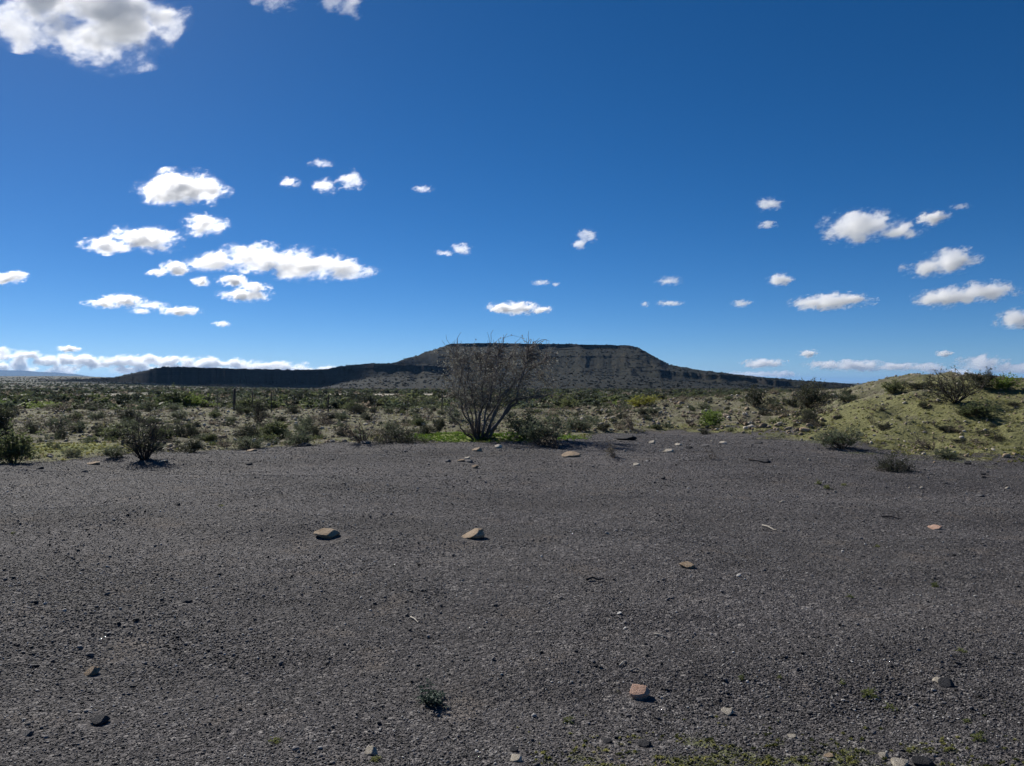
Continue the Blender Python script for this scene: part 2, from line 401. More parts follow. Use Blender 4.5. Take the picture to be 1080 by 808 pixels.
def hill_material():
    m, k = newmat('hillside')
    geo = k.n('ShaderNodeNewGeometry'); pos = geo.outputs['Position']
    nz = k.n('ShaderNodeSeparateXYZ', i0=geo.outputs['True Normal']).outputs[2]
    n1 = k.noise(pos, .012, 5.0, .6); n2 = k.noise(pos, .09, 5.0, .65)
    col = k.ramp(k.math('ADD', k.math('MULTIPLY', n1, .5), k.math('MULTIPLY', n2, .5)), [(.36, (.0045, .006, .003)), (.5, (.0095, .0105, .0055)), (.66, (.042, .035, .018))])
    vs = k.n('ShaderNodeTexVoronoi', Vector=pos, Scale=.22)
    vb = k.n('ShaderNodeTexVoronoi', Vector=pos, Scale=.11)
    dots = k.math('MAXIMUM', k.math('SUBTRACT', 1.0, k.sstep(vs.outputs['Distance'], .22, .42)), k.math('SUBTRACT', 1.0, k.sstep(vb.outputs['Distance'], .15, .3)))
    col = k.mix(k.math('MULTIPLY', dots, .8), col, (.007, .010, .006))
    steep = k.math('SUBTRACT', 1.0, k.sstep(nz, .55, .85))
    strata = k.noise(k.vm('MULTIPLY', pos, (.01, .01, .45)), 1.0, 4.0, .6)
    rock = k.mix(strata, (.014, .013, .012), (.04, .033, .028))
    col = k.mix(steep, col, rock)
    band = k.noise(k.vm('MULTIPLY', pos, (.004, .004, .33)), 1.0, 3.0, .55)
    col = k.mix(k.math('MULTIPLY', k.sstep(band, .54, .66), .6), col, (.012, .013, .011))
    b = k.n('ShaderNodeBump', Strength=.5, Distance=2.0, Height=k.math('ADD', n2, k.math('MULTIPLY', dots, .4)))
    p = k.n('ShaderNodeBsdfPrincipled', **{'Base Color': col, 'Roughness': .95, 'Specular IOR Level': .1, 'Normal': b.outputs[0]})
    out_surface(k, p); return m
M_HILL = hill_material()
MH = main_hill(); LH = left_hill()
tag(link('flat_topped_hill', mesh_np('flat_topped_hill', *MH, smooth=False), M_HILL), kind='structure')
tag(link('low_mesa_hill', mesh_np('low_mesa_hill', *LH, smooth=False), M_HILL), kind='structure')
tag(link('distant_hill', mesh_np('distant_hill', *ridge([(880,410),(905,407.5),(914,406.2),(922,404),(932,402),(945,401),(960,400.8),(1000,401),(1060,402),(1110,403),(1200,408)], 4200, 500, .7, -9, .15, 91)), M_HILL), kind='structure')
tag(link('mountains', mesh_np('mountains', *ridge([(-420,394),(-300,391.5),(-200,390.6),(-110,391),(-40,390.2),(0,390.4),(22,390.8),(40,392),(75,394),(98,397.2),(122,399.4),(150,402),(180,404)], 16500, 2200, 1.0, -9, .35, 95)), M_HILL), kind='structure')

# the air between here and the hills
def haze():
    bm = bmesh.new(); bmesh.ops.create_cube(bm, size=1.0)
    me = bpy.data.meshes.new('haze'); bm.to_mesh(me); bm.free()
    top, bot = 294.0, -13.0
    o = link('haze', me); o.scale = (96000, 96000, top - bot); o.location = (0, 0, (top + bot) / 2)
    m, k = newmat('haze'); v = k.n('ShaderNodeVolumePrincipled', Color=(.27, .55, 1.0, 1), Density=HAZE, Anisotropy=.25)
    out_surface(k, None, vol=v); me.materials.append(m)
    tag(o, kind='stuff')
HAZE = 2.7e-5
haze()
# ------------------------------------------------------------------ clouds
def ico(sub):
    bm = bmesh.new(); bmesh.ops.create_icosphere(bm, subdivisions=sub, radius=1.0)
    v = np.array([q.co[:] for q in bm.verts]); f = np.array([[q.index for q in p.verts] for p in bm.faces]); bm.free()
    return v, f

def cloud_material(lobes, hh, seed, tau, amp, fine, g=.6):
    """volume whose density thins out from the lobes' hearts and is eaten into by noise; lobes in metres, object space"""
    m, k = newmat('cloud_vapour')
    tc = k.n('ShaderNodeTexCoord')
    q = k.vm('SCALE', tc.outputs['Object'], 1.0 / hh)
    sx = k.n('ShaderNodeSeparateXYZ', i0=q)
    qst = k.n('ShaderNodeCombineXYZ', X=k.math('MULTIPLY', sx.outputs[0], .66), Y=k.math('MULTIPLY', sx.outputs[1], .8), Z=k.math('ADD', k.math('MULTIPLY', sx.outputs[2], 1.12), k.math('MULTIPLY', sx.outputs[0], -.22)))
    qs = k.vm('ADD', qst.outputs[0], (seed * 7.13, seed * 3.7, seed * 1.9))
    wv = k.noise(qs, 0.75, 2.0, 0.5, out=1)
    qw = k.vm('ADD', q, k.vm('SCALE', k.vm('SUBTRACT', wv, (0.5, 0.5, 0.5)), 0.8))
    best = None
    for (cx, cy_, cz, rx, ry, rz) in lobes:
        d = k.vm('SUBTRACT', qw, (cx / hh, cy_ / hh, cz / hh))
        d = k.vm('MULTIPLY', d, (hh / rx, hh / ry, hh / rz))
        s = k.math('SUBTRACT', 1.0, k.vm('LENGTH', d))
        best = s if best is None else k.math('SMOOTH_MAX', best, s, 0.25 if len(lobes) < 8 else 0.1)
    n1 = k.noise(k.vm('ADD', qs, k.vm('SCALE', k.vm('SUBTRACT', qw, q), .8)), 1.35 * fine, 10.0, 0.68)
    D = k.math('ADD', best, k.math('MULTIPLY', k.math('SUBTRACT', n1, 0.60), amp * 1.9))
    n2 = k.noise(qs, 5.5 * fine, 5.0, 0.65)
    D = k.math('ADD', D, k.math('MULTIPLY', k.math('SUBTRACT', n2, 0.5), 0.95))
    core = k.math('MULTIPLY', k.sstep(D, 0.02, 0.50), tau * 0.45 / hh)
    veil = k.math('MULTIPLY', k.sstep(D, -0.20, 0.2), tau * 0.016 / hh)
    dens = k.math('ADD', core, veil)
    v = k.n('ShaderNodeVolumeScatter', Color=(1.0, 1.0, 1.0, 1.0), Anisotropy=g, Density=dens)
    out_surface(k, None, vol=v); m.cycles.volume_step_rate = 0.35
    return m

def remeshed(me, vox):
    o = bpy.data.objects.new('tmp', me); COL.objects.link(o)
    md = o.modifiers.new('r', 'REMESH'); md.mode = 'VOXEL'; md.voxel_size = vox
    dg = bpy.context.evaluated_depsgraph_get()
    r = bpy.data.meshes.new_from_object(o.evaluated_get(dg))
    bpy.data.objects.remove(o); return r

def cloud(label, lobes_px, tau=7.5, amp=1.75, fine=1.0, dist=None, seed=None, group='clouds in the sky', g=.6):
    """lobes_px: (col,row,half width,half height) as seen from the eye; placed at one cloud-base height"""
    A = np.array(lobes_px, float)
    if tau < 6.5: tau *= .5
    elif tau < 7.5: tau *= .85
    wts = A[:, 2] * A[:, 3]
    cx, cyr = (A[:, 0] * wts).sum() / wts.sum(), (A[:, 1] * wts).sum() / wts.sum()
    el = (HZ - cyr) / F
    d = dist or min(1250.0 / max(el, 1e-3), 45000.0)
    px = d / F
    hh = max(A[:, 3]) * px
    az = math.atan2(cx - 540.0, F)
    dd = d / math.cos(az)
    org = Vector(((cx - 540) * px, d, EYE + (HZ - cyr) * px))
    L = []
    rnd = random.Random(int(cx * 13 + cyr))
    for (x, y, hw, h) in A:
        L.append(((x - cx) * px, rnd.uniform(-.2, .2) * hh, (cyr - y) * px, hw * px, max(min(hw, 2.2 * h), h) * px, h * px))
    v0, f0 = ico(3)
    V, Fc, off = [], [], 0
    for (x, yy, z, rx, ry, rz) in L:
        V.append(v0 * np.array([rx, ry, rz]) * 1.12 + np.array([x, yy, z])); Fc.append(f0 + off); off += len(v0)
    me = mesh_np('cloud', np.vstack(V), np.vstack(Fc))
    if len(L) > 1:
        me = remeshed(me, hh * 0.14)
    o = link('cloud', me, cloud_material(L, hh, seed if seed is not None else (cx * 0.37 + cyr * 0.11) % 17, tau, amp, fine, g), loc=org)
    o.name = 'cloud'; o.data.name = 'cloud'
    tag(o, label, 'cloud', group)
    return o

def bank(x0, x1, t0, t1, bot, seed):
    r_ = random.Random(seed); L = []
    n = int((x1 - x0) / 11)
    for i in range(n):
        x = x0 + (x1 - x0) * (i + .5) / n; top = t0 + (t1 - t0) * (i + .5) / n + r_.uniform(-1.5, 3.5)
        h = r_.uniform(6, 10); L.append((x + r_.uniform(-4, 4), top + h * .45, r_.uniform(12, 20), h))
    for i in range(n):
        x = r_.uniform(x0, x1); top = t0 + (t1 - t0) * (x - x0) / (x1 - x0) + 9
        h = r_.uniform(5.5, 8.5); L.append((x, r_.uniform(top, bot), r_.uniform(12, 22), h))
    return L
CL = [
 ('largest cloud, bright and ragged, cut by the top left corner of the sky', [(45,-5,62,55),(120,10,62,58),(95,38,52,36),(165,18,34,34),(12,22,34,26)], dict(tau=10, g=.35)),
 ('thin torn wisp at the top edge, nearest the big corner cloud', [(290,-6,30,16),(296,2,16,10)], dict(tau=2.6, amp=2.0, g=.3)),
 ('thin veil-like wisp at the top edge, beside another smaller wisp', [(350,-4,18,18),(368,4,16,18)], dict(tau=2.4, amp=2.0, g=.3)),
 ('compact oval white cloud, uppermost of the stack on the left', [(172,204,30,14),(205,199,38,18),(190,196,36,16)], {}),
 ('long slanting two-part cloud below the compact oval cloud', [(115,259,32,10),(152,252,42,15),(216,238,27,13)], {}),
 ('longest white cloud on the left with a ragged tapering right end', [(230,278,32,14),(272,273,44,17),(320,279,48,19),(362,284,34,12),(392,287,16,6)], {}),
 ('small puffy tail cloud touching the left end of the longest cloud', [(186,283,18,9),(168,288,16,5)], dict(tau=8)),
 ('flat based little cloud tucked under the longest cloud', [(258,311,31,8),(268,303,20,7)], {}),
 ('tiny cloudlet under the left end of the longest cloud', [(211,297,12,6)], dict(tau=8)),
 ('small round cloudlet between the longest cloud and its flat companion', [(246,296,19,7)], dict(tau=8)),
 ('small cloud cut by the left edge of the sky', [(4,294,16,8),(17,291,13,7)], {}),
 ('low flat cloud on the far left above the horizon bank', [(108,320,24,6),(128,317,28,8)], dict(tau=8)),
 ('broken thin cloud between two low flat clouds', [(160,322,22,5),(148,328,16,4)], dict(tau=5)),
 ('low flat cloud with ragged top right of the broken thin cloud', [(190,328,24,6)], dict(tau=8)),
 ('tiny isolated cloudlet below the long left clouds', [(234,342,11,4)], dict(tau=6)),
 ('curled wispy cloud standing alone right of the compact oval cloud', [(342,196,17,10),(370,190,17,11)], dict(tau=5, amp=1.9)),
 ('small faint cloudlet left of the curled wispy cloud', [(305,192,13,7)], dict(tau=4, amp=1.8)),
 ('faintest streak just above the curled wispy cloud', [(338,172,16,5)], dict(tau=1.5, amp=1.8)),
 ('tiny faint speck of cloud high in the middle sky', [(446,199,14,4)], dict(tau=2.5, amp=1.8)),
 ('streaky little cloud in the middle sky, left of centre', [(487,263,13,7),(470,267,14,4)], dict(tau=6, amp=1.7)),
 ('small torn arrow-shaped cloud high above the flat mountain', [(620,249,13,10),(611,258,10,6)], dict(tau=6, amp=1.7)),
 ('flat based white cloud just above the flat-topped mountain', [(530,325,22,7),(548,325,30,8),(570,327,18,5)], {}),
 ('pair of faint specks above the flat based mountain cloud', [(570,298,12,4),(586,300,6,3)], dict(tau=3, amp=1.7)),
 ('faint streak of cloud, upper one of two right of the mountain top', [(706,296,16,6)], dict(tau=4, amp=1.7)),
 ('slanting faint streak, lower one of two right of the mountain top', [(706,320,18,4),(680,321,6,4)], dict(tau=4, amp=1.7)),
 ('tiny faint cloud low over the right shoulder of the mountain', [(782,320,13,5)], dict(tau=4, amp=1.7)),
 ('small bright torn cloud left of the long lens cloud', [(822,295,15,8)], dict(tau=7, amp=1.6)),
 ('small wispy cloud high left of the big wedge cloud', [(811,215,16,8)], dict(tau=5, amp=1.8)),
 ('smaller slanting wisp directly under the high wispy cloud', [(809,237,12,5)], dict(tau=4, amp=1.8)),
 ('big wedge-shaped cloud with a tail, largest on the right', [(898,240,34,20),(918,238,34,18),(950,243,34,10)], {}),
 ('round little cloud off the tail of the big wedge cloud', [(982,230,19,9)], dict(tau=8)),
 ('barely visible wisp above the round little cloud', [(1012,218,14,4)], dict(tau=1.6, amp=1.7)),
 ('slanting peaked cloud below the big wedge cloud', [(978,283,26,11),(1000,275,28,15),(1020,273,22,8)], {}),
 ('long flat lens-shaped cloud low on the right', [(860,320,30,9),(884,317,40,10)], {}),
 ('double-humped cloud above the right-hand horizon', [(994,314,30,12),(1012,312,26,12),(1042,307,36,12)], {}),
 ('cloud cut by the right edge above the stony mound', [(1075,336,26,12)], {}),
 ('small flat cloud over the far right end of the mountain', [(806,383,28,6),(798,385,18,4)], dict(tau=8)),
 ('small oval cloudlet above the horizon bank on the right', [(852,373,13,5)], dict(tau=8)),
 ('thin low cloud resting on the right slope of the mountain', [(795,395,48,4),(825,395,22,5)], dict(tau=7)),
 ('long lumpy horizon cloud left of the bushy mound', [(872,385,30,6),(905,386,36,8),(945,387,32,6)], dict(tau=8)),
 ('tiny horizon cloudlet above the bushy mound', [(996,373,10,4)], dict(tau=8)),
 ('heaped horizon cloud behind the bushy mound', [(978,388,34,7),(1035,384,28,13),(1010,394,36,8),(1075,388,40,8)], dict(tau=8)),
 ('horizon cloud bank, leftmost lumpy stretch over the blue mountains', bank(-60, 95, 369, 374, 394, 1), dict(tau=10, fine=.8, amp=1.7, g=.5)),
 ('horizon cloud bank, middle stretch over the dark left mesa', bank(95, 215, 375, 379, 395, 2), dict(tau=10, fine=.8, amp=1.7, g=.5)),
 ('horizon cloud bank, right stretch tapering towards the mountain', bank(215, 355, 379, 387, 394, 3), dict(tau=10, fine=.8, amp=1.7, g=.5)),
 ('small oval puff on top of the left horizon cloud bank', [(73,368,15,4)], dict(tau=8)),
]
for lab, lob, kw in CL:
    cloud(lab, lob, **kw)
# ------------------------------------------------------------------ rocks
def rock_mesh(name, seed, sub=3, sc=(1, 1, .6), facets=7, rough=.10, flat=False, face=None):
    """unit-size stone resting on z=0"""
    rnd = random.Random(seed)
    v, f = ico(sub)
    off = np.array([rnd.uniform(-50, 50) for _ in range(3)])
    dsp = np.array([mnoise.fractal(Vector(p * 1.1 + off), 1.0, 2.0, 4) for p in v])
    v = v * (1 + .28 * dsp)[:, None]
    for _ in range(facets):
        n = np.array([rnd.gauss(0, 1) for _ in range(3)]); n /= np.linalg.norm(n)
        c = rnd.uniform(.55, .85)
        over = np.maximum(v @ n - c, 0); v = v - (over * .92)[:, None] * n
    if face is not None:
        n = np.array(face[:3]); n /= np.linalg.norm(n); over = np.maximum(v @ n - face[3], 0); v = v - (over * .96)[:, None] * n
    fine = np.array([mnoise.fractal(Vector(p * 4 + off), 1.0, 2.0, 3) for p in v])
    v = v * (1 + rough * .35 * fine)[:, None]
    v = v * np.array(sc); v /= (np.abs(v[:, 0]).max() * 2)
    v[:, 2] -= v[:, 2].min() + (v[:, 2].max() - v[:, 2].min()) * .12
    return mesh_np(name, v, f, smooth=not flat)

def rock_material(name, c1, c2, scale=9.0, vary=.35, gloss=.88):
    m, k = newmat(name)
    tc = k.n('ShaderNodeTexCoord'); oi = k.n('ShaderNodeObjectInfo')
    pos = k.vm('ADD', tc.outputs['Object'], k.vm('SCALE', oi.outputs['Location'], 3.3))
    n1 = k.noise(pos, scale * .35, 5.0, .6); n2 = k.noise(pos, scale * 2.2, 5.0, .7)
    f = k.math('ADD', k.math('MULTIPLY', n1, .65), k.math('MULTIPLY', n2, .35))
    col = k.mix(k.sstep(f, .36, .64), c1, c2)
    rv = k.n('ShaderNodeHueSaturation', Color=col, Value=k.lin(oi.outputs['Random'], 0, 1, 1 - vary, 1 + vary))
    b = k.n('ShaderNodeBump', Strength=.7, Distance=.03, Height=n2)
    p = k.n('ShaderNodeBsdfPrincipled', **{'Base Color': rv.outputs[0], 'Roughness': gloss, 'Specular IOR Level': .2 if gloss > .8 else .3, 'Normal': b.outputs[0]})
    out_surface(k, p); return m
MR_TAN = rock_material('tan_stone', (.30, .215, .135), (.47, .36, .25), vary=.1)
MR_PINK = rock_material('pink_stone', (.48, .29, .20), (.68, .46, .35), vary=.1)
MR_PALE = rock_material('pale_stone', (.46, .40, .31), (.68, .61, .50), vary=.12)
MR_GREY = rock_material('grey_stone', (.12, .115, .115), (.22, .21, .205), vary=.25)
MR_DARK = rock_material('dark_stone', (.035, .035, .038), (.075, .072, .074), vary=.2)
MR_RUB = rock_material('brown_stone', (.20, .15, .10), (.42, .335, .245), vary=.45)
MR_PEB = rock_material('dark_pebble', (.062, .057, .058), (.20, .186, .182), scale=3, vary=.85, gloss=.72)
MR_PEBL = rock_material('light_pebble', (.36, .345, .32), (.66, .63, .59), scale=3, vary=.3)

# ------------------------------------------------------------------ plant builder
def tube(V, Fc, pts, r0, r1, sides=4):
    pts = [Vector(p) for p in pts]; n = len(pts); base = len(V)
    for i, p in enumerate(pts):
        t = (pts[min(i + 1, n - 1)] - pts[max(i - 1, 0)]).normalized()
        a = t.cross(Vector((.31, .87, .38))).normalized(); b = t.cross(a)
        r = r0 + (r1 - r0) * i / (n - 1)
        for s in range(sides):
            th = 2 * math.pi * s / sides
            V.append((p + (a * math.cos(th) + b * math.sin(th)) * r)[:])
    for i in range(n - 1):
        for s in range(sides):
            s2 = (s + 1) % sides
            Fc.append((base + i * sides + s, base + i * sides + s2, base + (i + 1) * sides + s2, base + (i + 1) * sides + s))

def grow(rnd, p, d, length, segs, wob, up):
    pts = [p.copy()]; d = d.normalized()
    for i in range(segs):
        d = (d + Vector((rnd.gauss(0, wob), rnd.gauss(0, wob), rnd.gauss(0, wob) + up))).normalized()
        p = p + d * (length / segs); pts.append(p.copy())
    return pts

def leafquad(V, Fc, p, d, L, W, rnd):
    d = d.normalized(); s = d.cross(Vector((rnd.gauss(0, 1), rnd.gauss(0, 1), rnd.gauss(0, 1)))).normalized()
    b = len(V); m = p + d * L * .5
    V.extend([p[:], (m + s * W)[:], (p + d * L)[:], (m - s * W)[:]]); Fc.append((b, b + 1, b + 2, b + 3))

def bush_geo(seed, w=1.0, h=1.0, stems=14, kids=5, twigs=3, leaves=5, leaf=(.035, .010), thick=.018, spread=1.0, up=.05, wob=.16, flat_top=0.0, sides=3, hang=0.0):
    """unit-high bush: woody part and leaves, as two (V,F) pairs"""
    rnd = random.Random(seed); SV, SF, LV, LF = [], [], [], []
    for i in range(stems):
        az = rnd.uniform(0, 2 * math.pi); k = math.sqrt(rnd.random()) * spread
        d = Vector((math.cos(az) * k * w, math.sin(az) * k * w, h * (1.05 - .55 * k * k)))
        L = d.length * rnd.uniform(.62, .95); p0 = Vector((math.cos(az), math.sin(az), 0)) * (.06 * w * rnd.random()) - Vector((0, 0, .04))
        pts = grow(rnd, p0, d, L, 5, wob, up); tube(SV, SF, pts, thick * rnd.uniform(.7, 1.2), thick * .3, sides)
        for j in range(kids):
            t = rnd.uniform(.25, 1.0) * (len(pts) - 1); a = int(min(t, len(pts) - 2)); q0 = pts[a].lerp(pts[a + 1], t - a)
            dd = (pts[a + 1] - pts[a]).normalized(); dd = (dd + Vector((rnd.gauss(0, .6), rnd.gauss(0, .6), rnd.gauss(.1, .45)))).normalized()
            L2 = L * rnd.uniform(.22, .45); qs = grow(rnd, q0, dd, L2, 3, wob * 1.2, up * .5); tube(SV, SF, qs, thick * .38, thick * .14, 3)
            for m in range(twigs):
                t2 = rnd.uniform(.2, 1.0) * 3; a2 = int(min(t2, 2)); r0 = qs[a2].lerp(qs[a2 + 1], t2 - a2)
                d3 = ((qs[a2 + 1] - qs[a2]).normalized() + Vector((rnd.gauss(0, .7), rnd.gauss(0, .7), rnd.gauss(.1 - hang, .5)))).normalized()
                L3 = L2 * rnd.uniform(.35, .7); rs_ = grow(rnd, r0, d3, L3, 2, wob, 0); tube(SV, SF, rs_, thick * .16, thick * .08, 3)
                for q in range(leaves):
                    t3 = rnd.uniform(.1, 1.0) * 2; a3 = int(min(t3, 1)); lp = rs_[a3].lerp(rs_[a3 + 1], t3 - a3)
                    ld = d3 + Vector((rnd.gauss(0, .8), rnd.gauss(0, .8), rnd.gauss(.2, .7)))
                    leafquad(LV, LF, lp, ld, leaf[0] * rnd.uniform(.6, 1.4), leaf[1] * rnd.uniform(.7, 1.3), rnd)
    return (SV, SF), (LV, LF)

def leaf_material(name, c1, c2, trans=.35, vary=.25, rough=.6):
    m, k = newmat(name)
    geo = k.n('ShaderNodeNewGeometry'); oi = k.n('ShaderNodeObjectInfo')
    rp = geo.outputs['Random Per Island']
    col = k.mix(rp, c1, c2)
    hv = k.n('ShaderNodeHueSaturation', Color=col, Value=k.lin(oi.outputs['Random'], 0, 1, 1 - vary, 1 + vary), Hue=k.lin(oi.outputs['Random'], 0, 1, .515, .487))
    d = k.n('ShaderNodeBsdfPrincipled', **{'Base Color': hv.outputs[0], 'Roughness': rough, 'Specular IOR Level': .25})
    t = k.n('ShaderNodeBsdfTranslucent', Color=hv.outputs[0])
    mx = k.n('ShaderNodeMixShader', i0=trans); k.t.links.new(d.outputs[0], mx.inputs[1]); k.t.links.new(t.outputs[0], mx.inputs[2])
    out_surface(k, mx); return m
def wood_material(name, c1, c2):
    m, k = newmat(name); geo = k.n('ShaderNodeNewGeometry'); oi = k.n('ShaderNodeObjectInfo')
    n1 = k.noise(geo.outputs['Position'], 30.0, 3.0, .6)
    col = k.mix(n1, c1, c2)
    hv = k.n('ShaderNodeHueSaturation', Color=col, Value=k.lin(oi.outputs['Random'], 0, 1, .8, 1.2))
    p = k.n('ShaderNodeBsdfPrincipled', **{'Base Color': hv.outputs[0], 'Roughness': .85, 'Specular IOR Level': .2}); out_surface(k, p); return m

MW_DARK = wood_material('dark_twig', (.045, .036, .032), (.11, .09, .078))
MW_GREY = wood_material('grey_twig', (.11, .095, .08), (.26, .235, .205))
ML_DRK = leaf_material('dark_leaf', (0.042, 0.053, 0.031), (0.091, 0.098, 0.059), 0.32)
ML_GRG = leaf_material('grey_green_leaf', (0.077, 0.101, 0.059), (0.175, 0.196, 0.119), 0.42)
ML_GRN = leaf_material('olive_leaf', (.082, .105, .045), (.19, .215, .095), 0.50)
ML_BRT = leaf_material('fresh_leaf', (0.105, 0.161, 0.028), (0.266, 0.350, 0.084), 0.50)
ML_YEL = leaf_material('yellow_flower', (.19, .20, .03), (.42, .40, .07), .4)
ML_SLV = leaf_material('silvery_leaf', (.20, .20, .16), (.52, .50, .43), .3)
ML_DRY = leaf_material('dry_leaf', (0.140, 0.119, 0.084), (0.336, 0.287, 0.210), 0.42)

PROTO = {}
def proto(kind, geos, wood, leafm):
    out = []
    for (sv, sf), (lv, lf) in geos:
        a = mesh_np(kind + '_branches', np.array(sv), np.array(sf)); a.materials.append(wood)
        b = None
        if lv:
            b = mesh_np(kind + '_foliage', np.array(lv), np.array(lf)); b.materials.append(leafm)
        out.append((a, b))
    PROTO[kind] = out
# kinds: twiggy (dark, few leaves), greygreen (rounded karoo bush), olive (taller leafy), fresh, sprig (open, sparse), dome (dense dark), yellow
proto('twiggy', [bush_geo(i, .55, 1, 30, 6, 3, 2, (.05, .012), .016, .9, .04, .13) for i in (1, 2)], MW_DARK, ML_DRK)
proto('greygreen', [bush_geo(10 + i, .75, .9, 26, 6, 4, 6, (.055, .014), .014, 1.05, .03, .16) for i in range(3)], MW_DARK, ML_GRG)
proto('darkgreen', [bush_geo(20 + i, .7, .95, 26, 6, 4, 6, (.055, .015), .015, 1.0, .03, .16) for i in range(2)], MW_DARK, ML_DRK)
proto('olive', [bush_geo(30 + i, .65, .95, 22, 7, 4, 7, (.06, .016), .014, 1.0, .05, .17) for i in range(3)], MW_DARK, ML_GRN)
proto('fresh', [bush_geo(40 + i, .7, .9, 22, 6, 4, 7, (.06, .017), .012, 1.0, .05, .16) for i in range(2)], MW_GREY, ML_BRT)
proto('sprig', [bush_geo(50 + i, .6, 1, 9, 5, 3, 2, (.05, .012), .018, 1.0, .05, .2) for i in range(3)], MW_DARK, ML_DRY)
proto('dome', [bush_geo(60, .7, .85, 40, 7, 4, 4, (.045, .013), .012, 1.15, .02, .15)], MW_DARK, ML_DRK)
proto('heap', [bush_geo(65 + i, 1.6, .7, 54, 7, 4, 4, (.055, .015), .017, 1.15, .0, .2) for i in range(2)], MW_DARK, ML_DRK)
proto('yellow', [bush_geo(70, .8, .8, 26, 6, 4, 6, (.05, .016), .012, 1.05, .03, .16)], MW_DARK, ML_YEL)
proto('openbush', [bush_geo(75, .8, 1, 22, 7, 4, 3, (.04, .012), .016, 1.05, .05, .19)], MW_DARK, ML_DRK)

def plant(kind, name, px, row, wpx, hpx, label, cat='shrub', group=None, idx=None, dmax=400, dz=-.02, loc=None):
    """a bush standing where that column and row of the photograph meets the ground, sized in photograph pixels there"""
    p = loc if loc is not None else at(px, row, dmax)
    m = p.y / F
    rnd = random.Random(int(px * 31 + row * 7))
    pr = PROTO[kind]; a, b = pr[(idx if idx is not None else rnd.randrange(len(pr))) % len(pr)]
    vs = np.empty(len(a.vertices) * 3, np.float32); a.vertices.foreach_get('co', vs); vs = vs.reshape(-1, 3)
    hz = np.percentile(vs[:, 2], 99.3); wx = (np.percentile(vs[:, 0], 98.5) - np.percentile(vs[:, 0], 1.5))
    e = empty(name, (p.x, p.y, p.z + dz), 0)
    e.rotation_euler = (0, 0, 0); e.scale = (wpx * m / wx, wpx * m / wx, hpx * m / hz)
    tag(e, label, cat, group)
    link('branches', a, None, e)
    if b: link('foliage', b, None, e)
    return e

